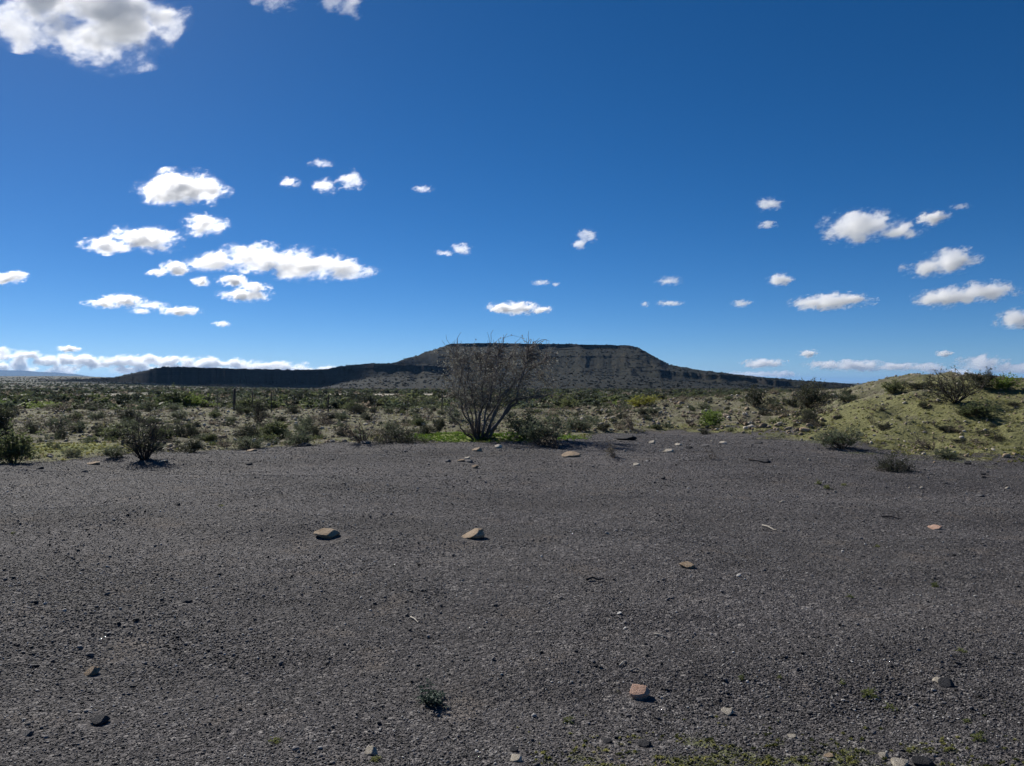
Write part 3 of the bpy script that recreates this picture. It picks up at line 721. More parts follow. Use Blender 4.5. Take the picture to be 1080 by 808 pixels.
# ------------------------------------------------------------------ the bare bush in the middle
def main_bush():
    rnd = random.Random(7)
    base = at(506, 463.5); m = base.y / F
    root = empty('bare_bush', base)
    tag(root, 'tall almost leafless bush with many forking stems at the far edge of the gravel', 'bush')
    LV, LF = [], []
    def P(px, row, dy=0.0): return Vector(((px - 506) * m, dy, (463.5 - row) * m))
    # stems read from the photograph: column,row along each, with a depth lean
    stems = [
        ([(500,464),(492,458),(486,451),(481,443),(477,437)], .034, -.3),
        ([(503,464),(499,452),(494,438),(489,420),(485,402),(482,385),(480,372)], .036, .5),
        ([(504,464),(502,448),(501,430),(497,412),(496,395),(494,376)], .034, -.5),
        ([(505,464),(506,446),(509,428),(508,408),(511,390),(513,370)], .040, .3),
        ([(507,464),(511,448),(514,430),(519,412),(522,396),(525,378),(527,363)], .038, -.4),
        ([(508,464),(515,450),(522,438),(526,422),(528,404),(534,388),(540,372)], .038, .7),
        ([(511,465),(519,453),(527,444),(536,434),(544,425),(547,410),(551,396),(556,380),(559,368)], .052, -.2),
        ([(512,464),(522,452),(530,440),(537,428),(545,421),(556,419),(568,418),(578,416)], .046, -.5),
        ([(510,464),(517,446),(526,428),(540,408),(553,396),(565,386),(573,378)], .036, .2),
        ([(506,464),(503,450),(505,432),(515,416),(518,400),(517,384)], .030, .9),
        ([(502,464),(496,446),(488,432),(484,416),(488,398),(487,382)], .028, -.8),
        ([(509,464),(514,440),(530,416),(545,402),(560,396),(574,400),(580,404)], .028, .7),
        ([(505,464),(498,448),(493,428),(502,408),(505,388),(503,374)], .028, 1.0),
    ]
    TOPZ = (463.5 - 367) * m
    for pts, r, lean in stems:
        SV, SF = [], []
        n = len(pts); P3 = []
        for i, (x, y) in enumerate(pts):
            t = i / (n - 1)
            P3.append(P(x + rnd.uniform(-1, 1), y, lean * 1.15 * t + rnd.gauss(0, .04)))
        fine = [P3[0]]
        for a, b in zip(P3, P3[1:]):
            mid = a.lerp(b, .5) + Vector((rnd.gauss(0, .035), rnd.gauss(0, .04), rnd.gauss(0, .02))); fine += [mid, b]
        tube(SV, SF, fine, r, r * .22, 6)
        L = sum((b - a).length for a, b in zip(fine, fine[1:])); low = pts[-1][1] > 400
        nk = int(L * (16 if not low else 9))
        for j in range(nk):
            t = rnd.uniform(.28 if not low else .45, 1.0) * (len(fine) - 1); a = int(min(t, len(fine) - 2)); q0 = fine[a].lerp(fine[a + 1], t - a)
            dd = (fine[a + 1] - fine[a]).normalized() + Vector((rnd.gauss(0, .46), rnd.gauss(0, .6), rnd.gauss(.1, .35)))
            L2 = rnd.uniform(.30, .85) * (1.0 if not low else .55)
            for _try in range(6):
                qs = grow(rnd, q0, dd, L2, 5, .26, -.01)
                if max(q_.z for q_ in qs) < TOPZ * rnd.uniform(.86, 1.0): break
                L2 *= .6; dd = Vector((dd.x * 1.3, dd.y * 1.3, dd.z * .6)); tube(SV, SF, qs, r * .30, .0035, 4)
            for mm in range(rnd.randint(3, 6)):
                t2 = rnd.uniform(.15, 1.0) * 5; a2 = int(min(t2, 4)); r0 = qs[a2].lerp(qs[a2 + 1], t2 - a2)
                d3 = (qs[a2 + 1] - qs[a2]).normalized() + Vector((rnd.gauss(0, .6), rnd.gauss(0, .6), rnd.gauss(.1, .5)))
                L3 = rnd.uniform(.10, .34); rs_ = grow(rnd, r0, d3, L3, 3, .2, .03); tube(SV, SF, rs_, .0050, .0025, 3)
                for q in range(rnd.randint(1, 4)):
                    t4 = rnd.uniform(.2, 1) * 3; a4 = int(min(t4, 2)); z0 = rs_[a4].lerp(rs_[a4 + 1], t4 - a4)
                    d4 = (rs_[a4 + 1] - rs_[a4]).normalized() + Vector((rnd.gauss(0, .8), rnd.gauss(0, .8), rnd.gauss(0, .6)))
                    ts = grow(rnd, z0, d4, rnd.uniform(.05, .14), 2, .2, 0); tube(SV, SF, ts, .0032, .002, 3)
                    if rnd.random() < .8:
                        for _ in range(rnd.randint(1, 3)): leafquad(LV, LF, ts[-1], d4 + Vector((rnd.gauss(0, .8), rnd.gauss(0, .8), rnd.gauss(0, .8))), rnd.uniform(.025, .065), rnd.uniform(.008, .015), rnd)
        link('stem', mesh_np('bare_bush_stem', np.array(SV), np.array(SF), smooth=False), MW_BUSH, root)
    # the long whips that stick out over the crown
    for pts in ([(527,366),(531,357),(540,354),(552,356)], [(540,374),(544,362),(551,355),(553,361)], [(513,372),(521,362),(528,357)], [(497,378),(500,364),(501,358)], [(481,374),(477,380),(474,371)], [(578,416),(576,404),(583,398),(588,405)]):
        P3 = [P(x, y, rnd.uniform(-.3, .3)) for x, y in pts]; SV, SF = [], []; tube(SV, SF, P3, .007, .003, 3)
        link('whip', mesh_np('bare_bush_whip', np.array(SV), np.array(SF)), MW_BUSH, root)
        for p_ in P3[1:]:
            for _ in range(4): leafquad(LV, LF, p_, Vector((rnd.gauss(0, 1), rnd.gauss(0, 1), rnd.gauss(0, 1))), rnd.uniform(.03, .06), .012, rnd)
    link('foliage', mesh_np('bare_bush_foliage', np.array(LV), np.array(LF)), ML_SLV, root)
    # dense dark tangle at the foot
    a, b = bush_geo(77, .7, .8, 26, 6, 3, 2, (.05, .014), .016, 1.0, .04, .2)
    s = .75
    link('foot_twigs', mesh_np('bare_bush_foot', np.array(a[0]) * s, np.array(a[1])), MW_DARK, root)
MW_BUSH = wood_material('weathered_bark', (.06, .052, .05), (.21, .185, .17))
main_bush()
# ------------------------------------------------------------------ single shrubs, each read from the photograph
HERO = [
 ('twiggy','shrub',152,485,46,50,'dark purplish twiggy bush, biggest on the left edge of the gravel'),
 ('olive','shrub',14,489,44,36,'light green bushy shrub at the left edge of the photo, nearest the gravel'),
 ('darkgreen','shrub',0,462,26,36,'tall dark green bush cut by the left edge, behind the light green shrub'),
 ('twiggy','shrub',273,447,18,28,'slim dark upright bush standing in front of the fence posts'),
 ('greygreen','shrub',77,482,18,11,'low grey bush alone in the pale green patch on the left'),
 ('greygreen','shrub',121,483,22,14,'low grey-green bush just left of the big dark twiggy bush'),
 ('darkgreen','shrub',200,478,30,17,'dark rounded bush just right of the big dark twiggy bush'),
 ('greygreen','shrub',264,473,32,14,'broad low grey-green bush near the gravel between two smaller ones'),
 ('olive','shrub',291,463,32,20,'green rounded bush right of the broad low grey-green one'),
 ('greygreen','shrub',316,470,26,18,'grey-green bush above the flat dark rock at the gravel edge'),
 ('sprig','shrub',383,467,44,32,'sparse upright grey twig bush at the gravel edge left of the bare bush'),
 ('heap','shrub',418,467,62,20,'long low heap of dark dead twigs left of the bare bush'),
 ('darkgreen','shrub',449,459,13,13,'tiny dark bush in the grass left of the bare bush, first of two'),
 ('darkgreen','shrub',463,456,12,17,'narrow dark bush close to the left stem of the bare bush'),
 ('greygreen','shrub',574,470,42,30,'grey-green soft bush hugging the right foot of the bare bush'),
 ('greygreen','shrub',556,463,34,26,'darker bush tucked behind the right side of the bare bush'),
 ('sprig','shrub',588,474,26,22,'small grey twig bush at the front of the grass right of the bare bush'),
 ('greygreen','shrub',612,456,34,18,'low spreading bush furthest right of the clump beside the bare bush'),
 ('sprig','sprig',648,483,14,18,'dark dry sprig with green base, alone on the gravel right of the bare bush'),
 ('sprig','sprig',751,484,11,12,'tiny dark sprig alone on the open gravel'),
 ('heap','shrub',743,458,13,7,'small flat dark bush on the gravel edge below the rubble bank'),
 ('fresh','shrub',752,450,20,17,'bright green bush at the foot of the rubble bank'),
 ('sprig','shrub',731,450,24,15,'grey twig bush beside the bright green bush on the rubble bank'),
 ('sprig','shrub',667,454,14,22,'dead upright sprig at the left foot of the rubble bank'),
 ('olive','shrub',692,452,15,5,'tiny mossy cushion at the gravel edge below the rubble bank'),
 ('yellow','shrub',677,429,30,12,'yellow flowering bush on the crest of the rubble bank'),
 ('darkgreen','shrub',797,430,20,22,'dark ragged bush on the rubble bank, left of the dark dome bush'),
 ('dome','shrub',856,431,34,29,'dark dense dome bush standing on the crest between rubble and mound'),
 ('sprig','shrub',787,449,30,17,'grey sparse twig bush low on the rubble bank'),
 ('greygreen','shrub',888,473,44,22,'wide low grey bush in the grass at the foot of the mound'),
 ('heap','shrub',944,497,38,20,'low dead twig bush lying on the gravel before the mound'),
 ('greygreen','shrub',999,484,20,11,'small round blue-green bush on the edge of gravel and mound'),
 ('sprig','shrub',982,474,24,16,'sparse dry bush on the mound just above the round blue-green one'),
 ('darkgreen','shrub',931,454,13,9,'dark little bush on the middle of the grassy mound'),
 ('sprig','shrub',920,448,9,12,'thin dead sprig beside the dark little bush on the mound'),
 ('olive','shrub',1034,441,28,17,'rounded green bush on the right of the mound with a long dark shadow'),
 ('darkgreen','shrub',974,431,10,8,'tiny dark bush high on the mound, left of the big open bush'),
 ('openbush','shrub',1008,424,58,34,'big open twiggy bush on top of the mound'),
 ('darkgreen','shrub',1034,410,22,20,'dark upright bush behind the big open bush on the mound top'),
 ('fresh','shrub',1062,411,30,16,'light green bush on the mound top at the right edge of the photo'),
 ('olive','shrub',943,415,20,14,'rounded green bush on the left skyline of the mound'),
 ('darkgreen','shrub',969,410,26,8,'low dark bush on the skyline left of the big open bush'),
 ('sprig','shrub',1038,470,22,9,'flat dry plant on the lower right of the mound'),
 ('sprig','shrub',985,449,12,10,'thin dry plant on the mid mound below the tiny dark bush'),
 ('heap','shrub',1040,458,26,6,'low dark mat of twigs on the mound under the rounded green bush'),
 ('sprig','shrub',870,437,20,12,'grey dry bush at the right foot of the dark dome bush'),
 ('greygreen','shrub',893,424,22,11,'greyish bush on the crest right of the dark dome bush'),
]
for kind, nm, px, row, wp, hp, lab in HERO:
    plant(kind, nm, px, row, wp, hp, lab, 'shrub' if nm == 'shrub' else 'sprig')
HB = [(h[2], h[3], h[4]) for h in HERO]

# the belt of leafy bushes beyond the stony flat
rnd = random.Random(5)
BELT = [
 ('darkgreen',383,429,24,15,'dark rounded bush that tops the green belt left of the bare bush'),
 ('olive',185,428,38,17,'leafy green bush of the far belt behind the big dark twiggy bush'),
 ('fresh',208,429,36,13,'brighter green bush of the far belt left of the thick fence post'),
 ('olive',432,436,50,20,'largest green bush of the far belt left of the bare bush'),
 ('olive',728,424,30,10,'dark green bush showing over the crest of the rubble bank'),
]
for kind, px, row, wp, hp, lab in BELT:
    y = rnd.uniform(60, 75) if px < 600 else 52
    x = (px - 540) / F * y
    z = float(ground_z(x, y)); topz = row_to_z(row - hp, y)
    plant(kind, 'shrub', px, row, wp, (topz - z) / y * F, lab, loc=Vector((x, y, z)))
n = 0
for i in range(62):
    u = rnd.uniform(-25, 470) if i < 40 else rnd.uniform(545, 830)
    y = rnd.uniform(56, 105); x = (u - 540) / F * y; z = float(ground_z(x, y))
    top = 404 + rnd.uniform(14, 25) if u < 470 else 404 + rnd.uniform(11, 24)
    if u < 130: top += 2
    hh = row_to_z(top, y) - z
    if hh < .4 or hh > 2.6: continue
    plant(rnd.choice(['olive', 'olive', 'darkgreen', 'greygreen', 'fresh', 'olive']), 'shrub', u, 0, rnd.uniform(16, 40) * 65 / y, hh / y * F,
          'leafy shrub in the hazy green belt beyond the stony flat and its bank', group='green belt bushes', loc=Vector((x, y, z - .05)))

# small scrub bushes over the stony flat on the left, the bank and the mound
def scatter(n, ulo, uhi, rlo, rhi, kinds, hlo, hhi, asp, lab, grp, seed, keep=None):
    rnd = random.Random(seed); c = 0; tries = 0
    while c < n and tries < n * 20:
        tries += 1
        u = rnd.uniform(ulo, uhi); row = rlo + (rhi - rlo) * rnd.random() ** 1.25
        p = at(u, row, 70)
        if p.y < float(edge_d(u)) + .5: continue
        if (8 < u < 138 and 466 < row < 485) or (430 < u < 620 and row > 450): continue
        if any(abs(u - a) < w * .5 + 2 and abs(row - b) < 7 for a, b, w in HB): continue
        h = rnd.uniform(hlo, hhi) * (1.0 if rnd.random() < .8 else 1.5); m = p.y / F
        plant(rnd.choice(kinds), 'shrub', u, row, h * rnd.uniform(*asp) / m, h / m, lab, group=grp, loc=p); c += 1
scatter(125, -10, 480, 433, 490, ['greygreen', 'greygreen', 'darkgreen', 'sprig', 'sprig', 'heap', 'olive'], .18, .44, (1.0, 1.9), 'small scrub bush dotted over the stony flat left of the bare bush', 'scrub on the stony flat', 3)
scatter(34, 600, 880, 420, 455, ['greygreen', 'darkgreen', 'sprig', 'heap'], .14, .36, (1.0, 1.8), 'small scrub bush among the stones of the rubble bank right of the bare bush', 'scrub on the rubble bank', 4)
scatter(26, 880, 1085, 405, 485, ['sprig', 'heap', 'sprig', 'darkgreen'], .07, .20, (1.2, 2.4), 'tiny dry plant dotted over the grassy mound', 'tiny plants on the mound', 6)

# ------------------------------------------------------------------ single stones
CLEAR = []
def stone(px, row, wpx, hpx, mat, label, seed, sc=None, rz=None, tilt=(0, 0), group=None, cat='rock', sub=4, facets=8, sink=.55, dep=1.0, face=(-.45, -.5, .74, .42)):
    p = at(px, row); m = p.y / F
    w_, h_ = wpx * m, hpx * m
    rnd = random.Random(seed)
    rzz = rnd.uniform(-.2, .2) if rz is None else rz
    me = rock_mesh('rock', seed, sub, (1, dep * .8, min(max(h_ / w_, .3), 1.0)), facets, face=face)
    o = link('rock', me, mat, loc=(p.x, p.y + .1 * w_, p.z - sink * h_ * .3)); o.scale = (w_ * 1.08,) * 3
    o.rotation_euler = (tilt[0], tilt[1], rzz); tag(o, label, cat, group); CLEAR.append((p.x, p.y, w_))
    return o
STONES = [
 (345,567,29,12,MR_TAN,'tan elongated stone lying on open gravel, left one of the two big stones',101,dict(rz=.15,tilt=(0,.08))),
 (499,567,25,11,MR_TAN,'tan oval stone on open gravel straight below the bare bush',104,dict(rz=-.1,tilt=(0,-.18),facets=4)),
 (674,736,23,21,MR_PINK,'pinkish square block of stone in the lower middle of the gravel',107,dict(rz=.1,facets=12,dep=1.1,face=(-.32,-.42,.84,.22))),
 (97,712,16,10,MR_TAN,'smooth beige cobble at lower left, above the dark wedge stone',110,dict(rz=.2,tilt=(0,-.2),facets=3)),
 (104,763,22,11,MR_DARK,'dark wedge-shaped stone at lower left',113,dict(rz=-.1,tilt=(0,.15))),
 (29,776,11,6,MR_GREY,'grey flat chip at far lower left',115,dict(tilt=(0,-.2))),
 (392,796,14,11,MR_PALE,'whitish lump of stone at the bottom edge left of centre',117,{}),
 (725,599,14,6,MR_TAN,'thin beige flat stone in the middle of the gravel, right of centre',119,dict(facets=4)),
 (987,558,15,7,MR_PINK,'pinkish beige flat stone on the right of the gravel',121,{}),
 (1033,524,11,5,MR_GREY,'grey narrow stone right of the pinkish flat stone, further back',123,{}),
 (768,754,15,8,MR_PALE,'pale flat stone right of the pinkish block',125,{}),
 (196,635,12,7,MR_DARK,'dark small stone alone on the left gravel',127,{}),
 (999,724,16,12,MR_DARK,'dark stone with pale neighbours at lower right',129,{}),
 (989,720,10,7,MR_PALE,'pale chip leaning on the dark stone at lower right',131,{}),
 (975,808,22,14,MR_DARK,'large dark stone cut by the bottom edge at lower right',133,{}),
 (950,808,18,9,MR_PALE,'white stone at the bottom edge beside the large dark one',135,{}),
 (932,799,10,6,MR_PALE,'small pale chip just above the white stone at the bottom edge',136,{}),
 (544,802,13,7,MR_PALE,'pale angular slab at the bottom edge near the middle',137,{}),
 (543,793,10,7,MR_DARK,'dark small stone just above the pale slab at the bottom edge',138,{}),
 (876,799,12,6,MR_TAN,'tan flat chip at the bottom among the moss',139,{}),
 (835,778,10,5,MR_PALE,'pale chip in the moss patch at lower right',141,{}),
 (679,787,15,8,MR_DARK,'dark flat stone in the moss patch below the pinkish block',143,{}),
 (640,784,12,6,MR_DARK,'dark chip at the left end of the moss patch',145,{}),
 (602,482,21,8,MR_TAN,'flat brown rock on the gravel right of the bare bush',147,dict(facets=4)),
 (504,476,12,6,MR_TAN,'tan flat stone uppermost of the stone cluster below the bare bush',149,{}),
 (486,487,8,4,MR_TAN,'small beige stone at the left of the stone cluster below the bare bush',151,{}),
 (495,488,7,4,MR_GREY,'grey stone in the middle of the stone cluster below the bare bush',153,{}),
 (501,494,8,6,MR_TAN,'lowest tan stone of the cluster below the bare bush',155,{}),
 (493,484,6,3,MR_PALE,'pale chip within the stone cluster below the bare bush',156,{}),
 (472,487,7,4,MR_GREY,'grey stone left of the stone cluster below the bare bush',157,{}),
 (525,473,9,6,MR_PALE,'pale stone beside the grass at the foot of the bare bush',159,{}),
 (706,477,10,6,MR_PALE,'white stone standing out on the gravel below the rubble bank',161,{}),
 (671,491,8,4,MR_PALE,'pale flat stone alone below the dark dry sprig',163,{}),
 (661,464,22,7,MR_DARK,'dark low slab at the gravel edge below the rubble bank',165,{}),
 (688,468,7,4,MR_PALE,'pale stone between the dark slab and the white stone',167,{}),
 (716,470,8,4,MR_PALE,'pale stone just above the white stone',169,{}),
 (726,473,8,5,MR_DARK,'dark stone right of the white stone',171,{}),
 (745,471,9,4,MR_GREY,'grey stone beyond the tiny dark sprig',173,{}),
 (763,468,8,4,MR_PALE,'pale stone at the head of the gravel under the bank',175,{}),
 (320,471,15,6,MR_DARK,'dark flat rock on the left gravel edge under the bushes',177,{}),
 (385,468,11,5,MR_GREY,'grey rock on the gravel edge under the sparse twig bush',179,{}),
 (187,533,7,5,MR_DARK,'small black stone on the left part of the gravel, farther back',181,{}),
 (87,498,11,4,MR_DARK,'dark flat stone near the far left gravel edge',183,{}),
 (98,490,13,3,MR_TAN,'thin tan slab on the far left gravel edge',185,{}),
 (41,495,8,4,MR_DARK,'dark stone on the far left gravel edge, nearest the photo edge',187,{}),
 (262,490,9,4,MR_DARK,'dark stone on the gravel below the broad low grey-green bush',189,{}),
 (265,476,11,3,MR_TAN,'thin slab on the gravel edge below the broad low grey-green bush',190,{}),
 (172,487,9,3,MR_PALE,'pale slab on the gravel edge right under the big dark twiggy bush',191,{}),
 (1022,490,8,5,MR_DARK,'black stone on the gravel edge at the foot of the mound',193,{}),
 (1037,501,6,4,MR_DARK,'black stone on the gravel, just below the one at the mound foot',195,{}),
 (910,588,5,3,MR_DARK,'tiny black stone on the right gravel below the yellow weeds',197,{}),
 (806,488,12,5,MR_DARK,'dark low slab on the gravel right of the tiny sprig',199,{}),
 (800,468,9,4,MR_DARK,'dark stone at the head of the gravel below the grey sparse twig bush',201,{}),
]
for px, row, wp, hp, mt, lab, sd, kw in STONES: stone(px, row, wp, hp, mt, lab, sd, **kw)

RKP = [rock_mesh('rock', 300 + i, 2, (1, .85, .62), 6) for i in range(9)]
def rocks(n, ulo, uhi, rlo, rhi, slo, shi, mats, lab, grp, seed, pad=False, pw=1.6):
    rnd = random.Random(seed); c = 0; t = 0
    while c < n and t < n * 30:
        t += 1; u = rnd.uniform(ulo, uhi); row = rlo + (rhi - rlo) * rnd.random() ** pw; p = at(u, row, 70)
        if (p.y < float(edge_d(u)) + .4) != pad or (15 < u < 135 and 468 < row < 485): continue
        s = slo + (shi - slo) * rnd.random() ** 2.2
        o = bpy.data.objects.new('rock', rnd.choice(RKP)); COL.objects.link(o)
        o.location = (p.x, p.y, p.z - .04 * s); o.scale = (s, s * rnd.uniform(.7, 1.1), s * rnd.uniform(.6, 1.15)); o.rotation_euler = (rnd.gauss(0, .2), rnd.gauss(0, .2), rnd.uniform(0, 6.28))
        o.material_slots[0].link = 'OBJECT'; o.material_slots[0].material = rnd.choice(mats); tag(o, lab, 'rock', grp); c += 1
for r_ in RKP: r_.materials.append(MR_RUB)
rocks(120, 600, 885, 414, 456, .12, .36, [MR_RUB, MR_RUB, MR_TAN, MR_RUB, MR_PALE], 'brown or pale stone on the rubble bank right of the bare bush', 'stones of the rubble bank', 21, pw=1.1)
rocks(80, -5, 490, 429, 488, .09, .26, [MR_RUB, MR_TAN, MR_RUB, MR_RUB, MR_PALE], 'weathered stone among the scrub of the flat left of the bare bush', 'stones of the scrub flat', 22, pw=1.4)
rocks(60, 880, 1085, 402, 484, .05, .17, [MR_RUB, MR_TAN, MR_PALE], 'stone half sunk in the grassy mound', 'stones on the mound', 23, pw=1.0)
rocks(28, 560, 1085, 458, 530, .05, .12, [MR_TAN, MR_PALE, MR_GREY, MR_DARK, MR_DARK], 'fist-sized stone loose on the right gravel, far side', 'loose stones on the far right gravel', 24, pad=True, pw=1.4)

# ------------------------------------------------------------------ twigs and small weeds on the gravel
def twig(pts, r, mat, label):
    """pts: column,row; lies on the gravel"""
    P3 = []
    for i, (x, y) in enumerate(pts):
        p = at(x, y); p.z += r * 1.2 + .010 * (i % 2); P3.append(p)
    o0 = P3[0].copy(); V, Fc = [], []
    tube(V, Fc, [p - o0 for p in P3], r, r * .5, 6)
    o = link('twig', mesh_np('twig', np.array(V), np.array(Fc), True), mat, loc=o0); tag(o, label, 'twig')
MW_PALE = wood_material('bleached_wood', (.34, .30, .24), (.55, .50, .42))
twig([(804,555),(810,557.5),(816,560),(819,561)], .010, MW_PALE, 'bleached twig lying on the gravel right of the middle')
twig([(665,709),(671,707.5),(677,709),(683,712.5)], .006, MW_GREY, 'curved grey twig just above the pinkish block')
twig([(653,704),(657,701.5),(660,699)], .006, MW_PALE, 'short pale stick left above the pinkish block')
twig([(690,670),(696,672),(703,673.5)], .006, MW_PALE, 'short pale twig in the gravel above the pinkish block, to its right')
twig([(619,613),(625,612),(631,613.5),(637,613)], .012, MW_DARK, 'dark stick on the gravel, middle right')
twig([(930,546),(940,547),(952,549)], .010, MW_DARK, 'long thin dark stick near the pinkish beige flat stone')
twig([(433,652),(437,655),(441,658)], .006, MW_PALE, 'tiny straw stick left of the middle gravel')
twig([(790,486),(798,488),(805,488.5)], .02, MW_DARK, 'dark dead stick beside the tiny sprig on the gravel')
twig([(447,739),(453,738),(460,735.5)], .004, MW_PALE, 'pale stem lying across the shadow of the grey-green weed')
twig([(826,742),(831,744)], .004, MW_PALE, 'tiny bleached straw at lower right of the gravel')

proto('weed', [bush_geo(90 + i, 1.1, .75, 16, 3, 2, 5, (.16, .05), .02, 1.1, .03, .2) for i in range(2)], MW_DARK, leaf_material('weed_leaf', (.13, .15, .045), (.28, .30, .10), .45))
proto('greyweed', [bush_geo(95, .8, .85, 15, 4, 3, 6, (.10, .035), .02, 1.0, .05, .2)], MW_DARK, leaf_material('blue_green_leaf', (.045, .07, .055), (.10, .14, .10), .3))
WEEDS = [
 ('greyweed',456,741,23,18,'blue-green weed with a dark shadow, alone in the lower middle gravel'),
 ('weed',917,735,20,11,'bright green weed at lower right, upper of two'),
 ('weed',938,748,16,9,'bright green weed at lower right, lower of two'),
 ('weed',1032,781,18,10,'bright green weed at the far lower right'),
 ('weed',782,718,8,8,'single lime green sprout right of the pinkish block'),
 ('weed',1013,687,12,6,'pale green weed on the right gravel above the dark stone'),
 ('weed',986,619,9,7,'small weed casting a dark shadow on the right gravel'),
 ('weed',925,577,6,4,'tiny yellowish weed left below the pinkish beige flat stone'),
 ('weed',863,511,7,7,'yellow-green weed on the far gravel, left of three'),
 ('weed',872,515,8,5,'yellow-green weed on the far gravel, middle of three'),
 ('weed',890,512,7,3,'yellow-green weed on the far gravel, right of three'),
 ('weed',600,762,14,8,'faint green weed left above the moss patch'),
 ('weed',289,783,16,8,'pale green weed at the bottom left of centre'),
 ('weed',396,803,12,8,'green sprout under the whitish lump at the bottom edge'),
 ('weed',888,722,7,9,'thin green weed left of the bright green pair'),
 ('weed',1020,762,11,6,'pale green weed right of the bright green pair'),
 ('weed',822,716,6,7,'pale sprout on the lower right gravel near the coarse patch'),
 ('weed',14,563,5,3,'tiny yellow-green weed on the far left gravel'),
 ('weed',233,534,8,3,'tiny straw-green weed on the left gravel, farther back'),
 ('weed',896,630,9,5,'pale dry weed right of the middle gravel'),
]
for kind, px, row, wp, hp, lab in WEEDS: plant(kind, 'weed', px, row, wp * (.85 if kind == 'weed' else 1), hp * (.75 if kind == 'weed' else 1), lab, 'weed', dz=-.005)

# ------------------------------------------------------------------ wire fence beyond the flat
def fence():
    PT = [(229,431,17,.022),(247,432.5,20,.075),(266,432,18,.030),(286,433,18,.030),(310,434,16,.022),(346,437.5,17,.038),(395,437,15,.022),(430,437,15,.022),(466,436,15,.04)]
    pos = []
    for u, row, h, r in PT:
        y = 43.0 - (row - 432) * .55; x = (u - 540) / F * y; pos.append((Vector((x, y, float(ground_z(x, y)) - .1)), h * y / F + .25, r))
    root = empty('wire_fence', pos[1][0]); tag(root, 'thin wire fence with one thick post, crossing behind the stony flat on the left', 'fence')
    o0 = pos[1][0]
    for p, h, r in pos:
        V, Fc = [], []; q = p - o0
        tube(V, Fc, [q, q + Vector((.01, 0, h * .5)), q + Vector((.015, .01, h))], r, r * .85, 7)
        b = len(V) - 7; me = mesh_np('fence_post', np.array(V + [((q + Vector((.015, .01, h + r * .3)))[:])]), np.array(Fc + [(b + i, b + (i + 1) % 7, len(V), len(V)) for i in range(7)]))
        link('post', me, MW_DARK, root)
    for f_ in (.35, .65, .92):
        V, Fc = [], []
        tube(V, Fc, [(p - o0) + Vector((0, -r * .9 - .004, (h - .0) * f_)) for p, h, r in pos], .003, .003, 4)
        link('wire', mesh_np('fence_wire', np.array(V), np.array(Fc)), MW_GREY, root)
fence()

# ------------------------------------------------------------------ uncountable cover, scattered on points
def stuff(name, pts, scl, rot, idx, protos):
    """one object whose points carry small copies of the given meshes"""
    me = bpy.data.meshes.new(name); n = len(pts)
    me.vertices.add(n); me.vertices.foreach_set('co', np.asarray(pts, np.float32).ravel())
    a = me.attributes.new('scl', 'FLOAT_VECTOR', 'POINT'); a.data.foreach_set('vector', np.asarray(scl, np.float32).ravel())
    a = me.attributes.new('rot', 'FLOAT_VECTOR', 'POINT'); a.data.foreach_set('vector', np.asarray(rot, np.float32).ravel())
    a = me.attributes.new('pick', 'INT', 'POINT'); a.data.foreach_set('value', np.asarray(idx, np.int32))
    o = link(name, me)
    pc = bpy.data.collections.new(name + '_kinds')
    for i, (pm) in enumerate(protos):
        po = bpy.data.objects.new('%s_%02d' % (name, i), pm); pc.objects.link(po)
    t = bpy.data.node_groups.new(name, 'GeometryNodeTree')
    t.interface.new_socket('Geometry', in_out='INPUT', socket_type='NodeSocketGeometry'); t.interface.new_socket('Geometry', in_out='OUTPUT', socket_type='NodeSocketGeometry')
    nn = t.nodes.new; gi = nn('NodeGroupInput'); go = nn('NodeGroupOutput')
    ci = nn('GeometryNodeCollectionInfo'); ci.inputs['Collection'].default_value = pc; ci.inputs['Separate Children'].default_value = True; ci.inputs['Reset Children'].default_value = True
    iop = nn('GeometryNodeInstanceOnPoints'); iop.inputs['Pick Instance'].default_value = True
    def attr(nm, ty):
        a = nn('GeometryNodeInputNamedAttribute'); a.data_type = ty; a.inputs['Name'].default_value = nm; return a.outputs[0]
    m2p = nn('GeometryNodeMeshToPoints')
    L = t.links.new
    L(gi.outputs[0], m2p.inputs[0]); L(m2p.outputs[0], iop.inputs['Points']); L(ci.outputs[0], iop.inputs['Instance'])
    L(attr('pick', 'INT'), iop.inputs['Instance Index']); L(attr('rot', 'FLOAT_VECTOR'), iop.inputs['Rotation']); L(attr('scl', 'FLOAT_VECTOR'), iop.inputs['Scale'])
    L(iop.outputs[0], go.inputs[0])
    md = o.modifiers.new('scatter', 'NODES'); md.node_group = t
    tag(o, kind='stuff'); return o

rg = np.random.default_rng(4)
def cone_points(n, dlo, dhi, ulo, uhi, power):
    """points with areal density ~ d**-power over a fan of bearings"""
    e = 2.0 - power
    q_ = rg.random(n)
    d = (dlo ** e + (dhi ** e - dlo ** e) * q_) ** (1 / e) if abs(e) > 1e-6 else dlo * (dhi / dlo) ** q_
    u = rg.uniform(ulo, uhi, n); return (u - 540) / F * d, d, u
def rots(n, tilt): return np.stack([rg.normal(0, tilt, n), rg.normal(0, tilt, n), rg.uniform(0, 6.283, n)], -1)

